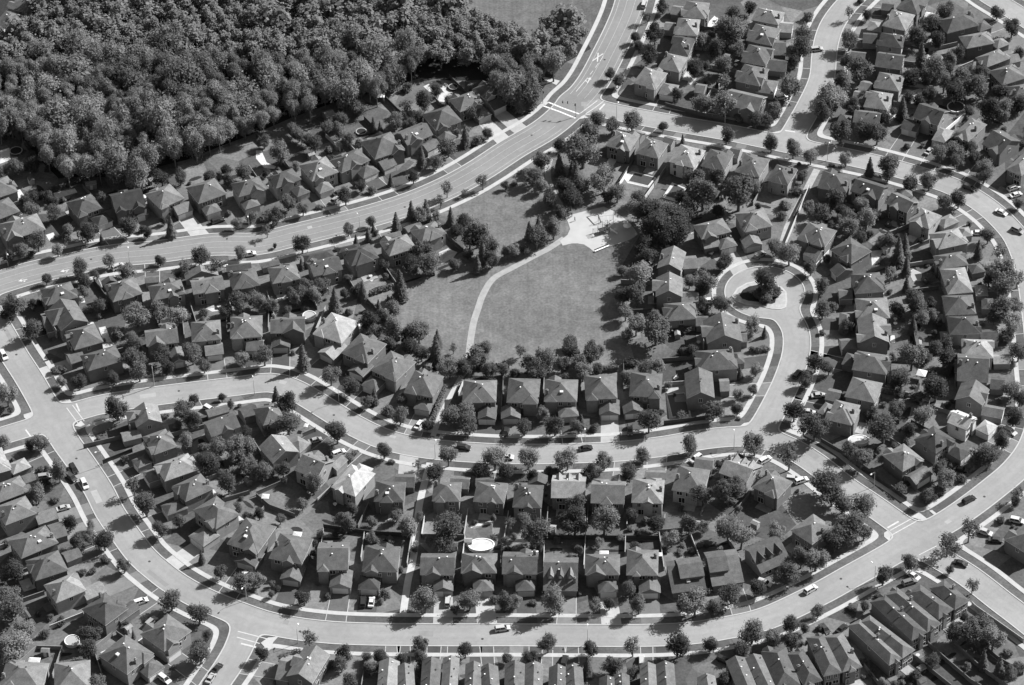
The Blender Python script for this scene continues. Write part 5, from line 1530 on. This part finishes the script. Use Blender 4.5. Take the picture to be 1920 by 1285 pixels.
for p, q in (((1101,407),(1115,422)),((1115,422),(1128,418)),((1128,418),(1122,402)),((1122,402),(1101,407))):
    p, q = at(*p), at(*q); d = (q - p).normalized(); nn = Vector((-d.y, d.x, 0)) * .12; sbx.prism([(p - nn).to_2d(), (q - nn).to_2d(), (q + nn).to_2d(), (p + nn).to_2d()], .07, .3)
tag(build(sbx, 'sandpit_border', PAINT[6]), 'low timber border of the sandpit on the playground', 'sandpit')

# people on the path end
def person(px, py, rz, stride, label, child=False):
    c = at(px, py); s = .62 if child else 1.0
    P = {'pel': (0, 0, .95), 'che': (.05, 0, 1.3), 'nec': (.06, 0, 1.48), 'hea': (.08, 0, 1.64), 'top': (.08, 0, 1.76)}
    for sg, n_ in ((1, 'l'), (-1, 'r')):
        P['hip' + n_] = (0, .1*sg, .88); P['kne' + n_] = (.16*stride*sg + .05, .1*sg, .48); P['ank' + n_] = (.26*stride*sg, .1*sg, .08); P['toe' + n_] = (.26*stride*sg + .16, .11*sg, .03)
        P['sho' + n_] = (.05, .19*sg, 1.4); P['elb' + n_] = (-.1*stride*sg + .02, .25*sg, 1.12); P['wri' + n_] = (-.06*stride*sg + .12, .25*sg, .9); P['han' + n_] = (-.06*stride*sg + .17, .24*sg, .82)
    R_ = dict(pel=.15, che=.16, nec=.06, hea=.1, top=.07, hip=.1, kne=.065, ank=.045, toe=.035, sho=.075, elb=.045, wri=.032, han=.035)
    E = [('pel', 'che'), ('che', 'nec'), ('nec', 'hea'), ('hea', 'top')]
    for n_ in 'lr': E += [('pel', 'hip'+n_), ('hip'+n_, 'kne'+n_), ('kne'+n_, 'ank'+n_), ('ank'+n_, 'toe'+n_), ('che', 'sho'+n_), ('sho'+n_, 'elb'+n_), ('elb'+n_, 'wri'+n_), ('wri'+n_, 'han'+n_)]
    keys = list(P); me = bpy.data.meshes.new('person'); me.from_pydata([tuple(v*s for v in P[q]) for q in keys], [(keys.index(x), keys.index(y)) for x, y in E], [])
    me.materials.append(M_CLOTH)
    o = link('person', me, None, (c.x, c.y, .05), rz); m = o.modifiers.new('skin', 'SKIN'); o.modifiers.new('sub', 'SUBSURF').levels = 1
    for q, sv in zip(keys, me.skin_vertices[0].data): r = R_[q[:3]] * s; sv.radius = (r, r); sv.use_root = q == 'pel'
    b = MB(); b.tube((.08*s, 0, 1.68*s), (.07*s, 0, 1.79*s), .115*s, .07*s, 9); build(b, 'hair', M_DARK, o)
    b = MB(); b.box(.155*s, .185*s, -.05*s, .05*s, 1.58*s, 1.7*s); build(b, 'face', M_SKIN, o)
    tag(o, label, 'person')
person(1072, 407, .6, 1, 'person in dark clothes walking where the path meets the playground')
person(1078, 415, 2.6, .8, 'person in dark clothes stepping across the open playground paving')

# ------------------------------------------------------------------ labels
ORD = ['', 'first', 'second', 'third', 'fourth', 'fifth', 'sixth', 'seventh', 'eighth', 'ninth', 'tenth', 'eleventh', 'twelfth', 'thirteenth', 'fourteenth', 'fifteenth', 'sixteenth', 'seventeenth', 'eighteenth', 'nineteenth', 'twentieth']
def ordw(i):
    if i <= 20: return ORD[i]
    t = ['', '', 'twenty', 'thirty', 'forty', 'fifty'][i // 10]; return (t + '-' + ORD[i % 10]) if i % 10 else {20: 'twentieth', 30: 'thirtieth', 40: 'fortieth', 50: 'fiftieth'}[i]
def rowkey(h):
    """street the house fronts, side of it and how far along"""
    fp = h['c'].to_2d() + h['fdir'] * (max(h['w'], h['d']) * .5 + 6); best = None
    for k_, L in CL.items():
        dd = np.hypot(L[:, 0] - fp.x, L[:, 1] - fp.y); j = int(dd.argmin()); v = dd[j] - ROADS[k_][0] / 2
        if best is None or v < best[0]: best = (v, k_, j)
    _, k_, j = best; L = CL[k_]; t = L[min(j + 1, len(L) - 1)] - L[max(j - 1, 0)]; rel = np.array([h['c'].x, h['c'].y]) - L[j]
    s = t[0] * rel[1] - t[1] * rel[0] > 0
    side = {'main road': ('wood', 'park'), 'loop road': ('inner', 'outer'), 'north street': ('west', 'east'), 'crescent': ('park', 'outer'), 'court': ('west', 'east'), 'southwest street': ('east', 'west'),
            'west street': ('south', 'north'), 'southeast street': ('north', 'south'), 'northeast street': ('north', 'south')}[k_][0 if s else 1]
    leg = k_
    if k_ == 'loop road':
        x, y = L[j]
        leg = 'west loop leg' if x < at(480, 1160).x and y > at(480, 1180).y - 2 else 'south loop leg' if y < at(1700, 1000).y else 'east loop leg' if y < at(1797, 340).y else 'north loop leg'
    return (leg, side), (j if leg != k_ or True else j)
rows = {}
for h in HOUSES:
    key, j = rowkey(h); rows.setdefault((key, h['semi']), []).append((j, h))
for (key, semi), L in rows.items():
    L.sort(key=lambda q: q[0])
    for i, (j, h) in enumerate(L): h['short'] = '%s %s%s on the %s' % (ordw(i + 1), key[1] + ' ', 'townhouse' if semi else 'house', key[0])
PARK_G = [tuple(at(*p).to_2d()) for p in PARK]; WOOD_G = [tuple(at(*p).to_2d()) for p in WOOD]
# fences between neighbouring back gardens and foundation planting, where the photo leaves no better clue
fr_ = random.Random(5)
def clear(x, y, m):
    if sd_at(x, y) < 5.2: return False
    for h in HOUSES:
        dx, dy = x - h['c'].x, y - h['c'].y
        lx, ly = dx*math.cos(-h['ang']) - dy*math.sin(-h['ang']), dx*math.sin(-h['ang']) + dy*math.cos(-h['ang'])
        if abs(lx) < h['w']/2 + m and abs(ly) < h['d']/2 + m: return False
    return True
def add_fence(p, q, tone):
    L_ = (q - p).length; d = (q - p).normalized(); nn = Vector((-d.y, d.x)) * .05; c = (p + q) / 2
    root = link('fence', None, None, (c.x, c.y, 0)); mb = MB(); p2, q2 = p - c, q - c
    mb.prism([p2 - nn, q2 - nn, q2 + nn, p2 + nn], .06, 1.72); mb.prism([p2 - nn*2.2, q2 - nn*2.2, q2 + nn*2.2, p2 + nn*2.2], 1.722, 1.8); build(mb, 'panel', PAINT[tone], root)
    for w in (p2, q2): pb = MB(); pb.box(w.x - .08, w.x + .08, w.y - .08, w.y + .08, 0, 1.95); build(pb, 'post', PAINT[tone], root)
    FENCES.append((root, Vector((c.x, c.y, 0)), tone))
for (key, semi), L in rows.items():
    if semi: continue
    for (j0, a_), (j1, b_) in zip(L[:-1], L[1:]):
        m_ = ((a_['c'] + b_['c']) / 2).to_2d(); bk = -(a_['fdir'] + b_['fdir']).normalized()
        if not 7 < (a_['c'] - b_['c']).length < 19: continue
        p = m_ + bk * 3.5; q = None; k = 0
        while k < 15 and clear(p.x + bk.x*k, p.y + bk.y*k, .3): k += .5
        if k < 5: continue
        q = p + bk * min(k, fr_.uniform(10, 14))
        if any((c.to_2d() - (p + q) / 2).length < 4.5 for _, c, _ in FENCES): continue
        add_fence(p, q, fr_.choice((3, 4, 5, 5, 6)))
def back_rect(h, off, lat, w_, d_):
    f = -h['fdir']; s_ = Vector((-f.y, f.x)); o_ = h['c'].to_2d() + f * off + s_ * lat
    return [o_ + s_ * a_ * w_/2 + f * b_ * d_/2 for a_, b_ in ((-1, -1), (1, -1), (1, 1), (-1, 1))], o_
def depth_of(h, v):
    c_, s_ = math.cos(-h['ang']), math.sin(-h['ang']); lx, ly = abs(v.x*c_ - v.y*s_), abs(v.x*s_ + v.y*c_)
    return h['w']/2 if lx > ly else h['d']/2
for h in HOUSES:
    if h['semi']: continue
    dp = depth_of(h, h['fdir']); wd = (h['w'] + h['d']) / 2
    if fr_.random() < .7:
        w_, d_ = fr_.uniform(2.5, 5.5), fr_.uniform(2.2, 4); R_, o_ = back_rect(h, dp + d_/2 - .4, fr_.uniform(-.25, .25) * wd, w_, d_)
        if all(sd_at(q.x, q.y) > 6 for q in R_) and clear(o_.x, o_.y, .8) :
            mb = MB(); ar = (R_[1]-R_[0]).cross(R_[2]-R_[1]); mb.prism([tuple(q) for q in (R_ if ar > 0 else R_[::-1])], 0, .12); PATIOS.append(structure(build(mb, 'patio', M_PATIO[fr_.choice((4, 5, 6, 6, 7, 8, 9))])))
    if fr_.random() < .75:                              # bed of bark and plants along the back or side of the garden
        w_, d_ = fr_.uniform(4, 9), fr_.uniform(1.0, 2.2); R_, o_ = back_rect(h, dp + fr_.uniform(7, 10), fr_.uniform(-.3, .3) * wd, w_, d_)
        if all(sd_at(q.x, q.y) > 6 and clear(q.x, q.y, .5) for q in R_):
            P_ = []
            for q in range(12): t = 2*PI*q/12; u = (R_[1]-R_[0])/2; v = (R_[2]-R_[1])/2; P_.append(o_ + u*math.cos(t)*fr_.uniform(.8, 1.1) + v*math.sin(t)*fr_.uniform(.7, 1.2))
            ar = sum(P_[q].x*P_[q-1].y - P_[q-1].x*P_[q].y for q in range(12)); sheet([(*q, 0) for q in (P_ if ar < 0 else P_[::-1])], .02, 'planting_bed', M_WOODFLOOR)
    if fr_.random() < .2:
        R_, o_ = back_rect(h, dp + fr_.uniform(7.5, 10), fr_.choice((-1, 1)) * fr_.uniform(.25, .45) * wd, 2.4, 2)
        if all(sd_at(q.x, q.y) > 7 and clear(q.x, q.y, .6) for q in R_):
            c = Vector((*o_, 0)); root = link('shed', None, None, c, math.atan2(h['fdir'].y, h['fdir'].x) + PI/2); mb, rb = MB(), MB(); w, d, hh_ = 2.5, 2.0, 2.0
            roof_solid(rb, -w/2, w/2, -d/2, d/2, hh_, 'A', .5, th=.1); wall_solid(mb, -w/2 + .12, w/2 - .12, -d/2 + .12, d/2 - .12, 0, hh_ - .05, 'A', .5, .12)
            build(mb, 'wall', PAINT[fr_.choice((4, 5, 6))], root); build(rb, 'roof', [ROOF[fr_.choice((3, 5, 6, 7))], FASC[0]], root)
            dm = MB(); dm.box(-.45, .45, -d/2 + .04, -d/2 + .12, 0, 1.8); build(dm, 'door', M_TRIM, root); SHEDS.append((root, c, 'shed'))
    if fr_.random() < .2:
        _, o_ = back_rect(h, dp + fr_.uniform(1.5, 3), fr_.uniform(-.3, .3) * wd, 1, 1)
        if clear(o_.x, o_.y, .7):
            c = Vector((*o_, .12)); root = link('garden_table', None, None, c)
            tb = MB(); tb.prism([(.65*math.cos(t), .65*math.sin(t)) for t in [2*PI*i/14 for i in range(14)]], .68, .74); build(tb, 'table_top', PAINT[fr_.choice((7, 8, 9))], root)
            lb = MB(); lb.tube((0, 0, 0), (0, 0, .68), .25, .06, 8); build(lb, 'leg', PAINT[9], root); SHEDS.append((root, c, 'garden_table'))
for k_, L in CL.items():                               # utility cuts and resurfaced patches
    for j in range(9, len(L) - 6, 13):
        if fr_.random() < .35: continue
        t = L[j + 1] - L[j - 1]; t = Vector(t / np.linalg.norm(t)); nn = Vector((-t.y, t.x)); o_ = Vector(L[j]) + nn * fr_.uniform(-2.6, 2.6); a_, b_ = (fr_.uniform(.8, 1.6), fr_.uniform(.5, .9)) if fr_.random() < .5 else (fr_.uniform(2, 5), fr_.uniform(.6, 1.2))
        R_ = [o_ - t*a_ - nn*b_, o_ + t*a_ - nn*b_, o_ + t*a_ + nn*b_, o_ - t*a_ + nn*b_]
        if all(sd_at(q.x, q.y) < -.4 for q in R_): sheet([(*q, 0) for q in R_], .0335 + j * 1e-6, 'road_patch', fr_.choice((M_PATCH_D, M_PATCH_D, M_PATCH_L)))
MANH = []
for k_, L in CL.items():
    for j in range(12, len(L) - 8, 17):
        p = L[j] + RNG.normal(size=2) * 1.2
        if sd_at(*p) > -1.5: continue
        mb = MB(); mb.prism([(.42*math.cos(t), .42*math.sin(t)) for t in [2*PI*i/12 for i in range(12)]], 0, .006)
        MANH.append((build(mb, 'manhole_cover', M_DARK, None, (p[0], p[1], .031)), Vector((p[0], p[1], 0))))
ntr = 0
for _ in range(6000):                                  # back-garden greenery between the digitised trees
    if ntr >= 120: break
    h = fr_.choice(HOUSES)
    if h['semi']: continue
    f = -h['fdir']; s_ = Vector((-f.y, f.x)); q = h['c'].to_2d() + f * fr_.uniform(7, 16) + s_ * fr_.uniform(-8, 8); R = fr_.choice((1.2, 1.5, 1.9, 2.4, 2.8))
    if not clear(q.x, q.y, R * .75 + .6) or sd_at(q.x, q.y) < 6 + R * .5 or inside(q, PARK_G) or inside(q, WOOD_G): continue
    if any((t['c'].to_2d() - q).length < (t['R'] + R) * .85 for t in TREES) or any((c.to_2d() - q).length < R + 5.5 for _, c, *_x in POOLS + SHEDS + TRAMPS): continue
    kind = fr_.choice('dddkkkls'); z = at(960, 642); hc = CF[kind] * R; root = link(KINDNAME[kind][0], None, None, (q.x, q.y, 0), fr_.uniform(0, 6))
    c = link('crown', CROWNS[kind][fr_.randrange(len(CROWNS[kind]))], root, (0, 0, hc)); c.scale = (R * fr_.uniform(.85, 1.1), R * fr_.uniform(.85, 1.1), R)
    t = link('trunk', TRUNK_S if kind == 's' else TRUNK, root, (0, 0, hc)); t.scale = (R, R, hc / (1.6 if kind == 's' else 1.75) * 1.02)
    TREES.append(dict(root=root, c=Vector((q.x, q.y, 0)), kind=kind, R=R)); ntr += 1
nsh = 0
for h in HOUSES:
    if h['semi']: continue
    for _ in range(fr_.choice((1, 1, 2, 2))):
        f = h['fdir']; s_ = Vector((-f.y, f.x)); hw = max(h['w'], h['d']) / 2
        back = fr_.random() < .5
        q = h['c'].to_2d() + (-f if back else f) * (hw + (fr_.uniform(1, 9) if back else fr_.uniform(.9, 3))) + s_ * fr_.uniform(-5.5, 5.5)
        if not clear(q.x, q.y, .7) or nsh > 165: continue
        if any((t['c'].to_2d() - q).length < t['R'] * .8 for t in TREES): continue
        R = fr_.uniform(.6, 1.3); o = link('shrub', CROWNS['b'][fr_.randrange(3)], None, (q.x, q.y, R * .58), fr_.uniform(0, 6)); o.scale = (R, R, R)
        TREES.append(dict(root=o, c=Vector((q.x, q.y, 0)), kind='b', R=R)); nsh += 1
RT = {1: 'black', 2: 'dark', 3: 'dark grey', 4: 'mid grey', 5: 'grey', 6: 'light grey', 7: 'pale', 8: 'pale', 9: 'white'}
KT = {'H': 'hipped', 'A': 'gabled', 'B': 'gabled', 'D': 'dormered'}
for h in HOUSES:
    tag(h['root'], '%s-roofed %s %s' % (RT[h['tone']], KT[h['kind']], h['short']), 'townhouse' if h['semi'] else 'house', ('townhouses' if h['semi'] else 'houses') + ' along the residential streets')
HX = np.array([[h['c'].x, h['c'].y] for h in HOUSES])
def near_house(c): return HOUSES[int(np.hypot(HX[:, 0] - c.x, HX[:, 1] - c.y).argmin())]
used = set()
def label_all(objs, cat, group):
    """objs: (root, centre, phrase); the k-th of its kind in distance from the house it stands by"""
    by = {}
    for r, c, ph in objs: by.setdefault(ph, []).append((r, c))
    for ph, L in by.items():
        C_ = np.array([[c.x, c.y] for _, c in L])
        for r, c in L:
            h = near_house(c); dd = np.hypot(C_[:, 0] - h['c'].x, C_[:, 1] - h['c'].y); me_ = math.hypot(c.x - h['c'].x, c.y - h['c'].y)
            rank = int((dd < me_ - 1e-6).sum()) + 1
            pos = 'beside the' if rank == 1 else ordw(rank) + ' out from the'
            lab = '%s %s %s' % (ph, pos, h['short'])
            if lab in used: lab = lab.replace('beside', 'standing beside')
            used.add(lab); tag(r, lab, cat, group)
TG = {'d': 'leafy trees in gardens and along kerbs', 'k': 'dark trees in gardens', 'l': 'pale trees in gardens', 's': 'thin trees along the kerbs', 'c': 'spruces in gardens', 'b': 'garden shrubs'}
for kd in KINDNAME: label_all([(t['root'], t['c'], KINDNAME[kd][2]) for t in TREES if t['kind'] == kd], KINDNAME[kd][1], TG[kd])
label_all([(r, c, TN[t] + (' high-roofed car' if s else ' sedan') + (' on road' if on else ' parked')) for r, c, t, s, on in CARS], 'car', 'cars on the streets and driveways')
label_all([(r, c, ('pale' if t > 5 else 'dark') + ' board fence') for r, c, t in FENCES], 'fence', 'board fences between the gardens')
label_all([(o, c, 'clipped hedge') for o, c in HEDGES], 'hedge', 'garden hedges')
label_all([(r, c, {'shed': 'small garden shed', 'garden_canopy': 'white garden canopy', 'garden_table': 'round white garden table'}[nm]) for r, c, nm in SHEDS if nm == 'shed'], 'shed', 'garden sheds')
label_all([(r, c, {'garden_canopy': 'white garden canopy', 'garden_table': 'round white garden table'}[nm]) for r, c, nm in SHEDS if nm == 'garden_canopy'], 'canopy', 'white garden canopies')
label_all([(o, c, 'dark manhole cover') for o, c in MANH], 'manhole cover', 'manhole covers in the streets')
label_all([(r, c, 'small round garden table') for r, c, nm in SHEDS if nm == 'garden_table'], 'table', None)
label_all(POOLS, 'pool', 'garden pools')
label_all([(r, c, 'round trampoline') for r, c in TRAMPS], 'trampoline', 'garden trampolines')
label_all([(r, c, 'slim street lamp') for r, c, kd in LAMPS if kd == 'L'], 'street lamp', 'street lamps')
label_all([(r, c, 'utility pole with crossarm') for r, c, kd in LAMPS if kd == 'U'], 'utility pole', 'utility poles')

# ------------------------------------------------------------------ camera, light
cam = bpy.data.cameras.new('camera'); co = bpy.data.objects.new('camera', cam); COL.objects.link(co)
cam.sensor_fit = 'HORIZONTAL'; cam.sensor_width = 36; cam.lens = F_PX / 1920 * 36; cam.clip_start = 5; cam.clip_end = 8000
M = Matrix((CR, -CD, -_F)).transposed().to_4x4(); M.translation = CAM; co.matrix_world = M; scene.camera = co

SUN_D = Vector((.90, .43, 0)).normalized(); EL = math.radians(38)
sd_ = Vector((SUN_D.x * math.cos(EL), SUN_D.y * math.cos(EL), math.sin(EL)))
sl = bpy.data.lights.new('sun', 'SUN'); sl.energy = 4.2; sl.angle = math.radians(.5); sl.color = (1, 1, 1)
so = bpy.data.objects.new('sun', sl); COL.objects.link(so); so.rotation_euler = sd_.to_track_quat('Z', 'Y').to_euler(); so.location = (0, 0, 300)
w = bpy.data.worlds.new('World'); scene.world = w; w.use_nodes = True; nt = w.node_tree
sky = nt.nodes.new('ShaderNodeTexSky'); sky.sky_type = 'NISHITA'; sky.sun_disc = False; sky.sun_elevation = EL; sky.sun_rotation = math.atan2(SUN_D.x, SUN_D.y)
bw = nt.nodes.new('ShaderNodeRGBToBW'); nt.links.new(sky.outputs[0], bw.inputs[0]); nt.links.new(bw.outputs[0], nt.nodes['Background'].inputs['Color'])
nt.nodes['Background'].inputs['Strength'].default_value = .06
scene.view_settings.view_transform = 'Standard'; scene.view_settings.look = 'None'; scene.view_settings.gamma = 1; scene.view_settings.exposure = 1.2
scene.cycles.max_bounces = 4; scene.cycles.diffuse_bounces = 2; scene.cycles.glossy_bounces = 2; scene.cycles.transparent_max_bounces = 4
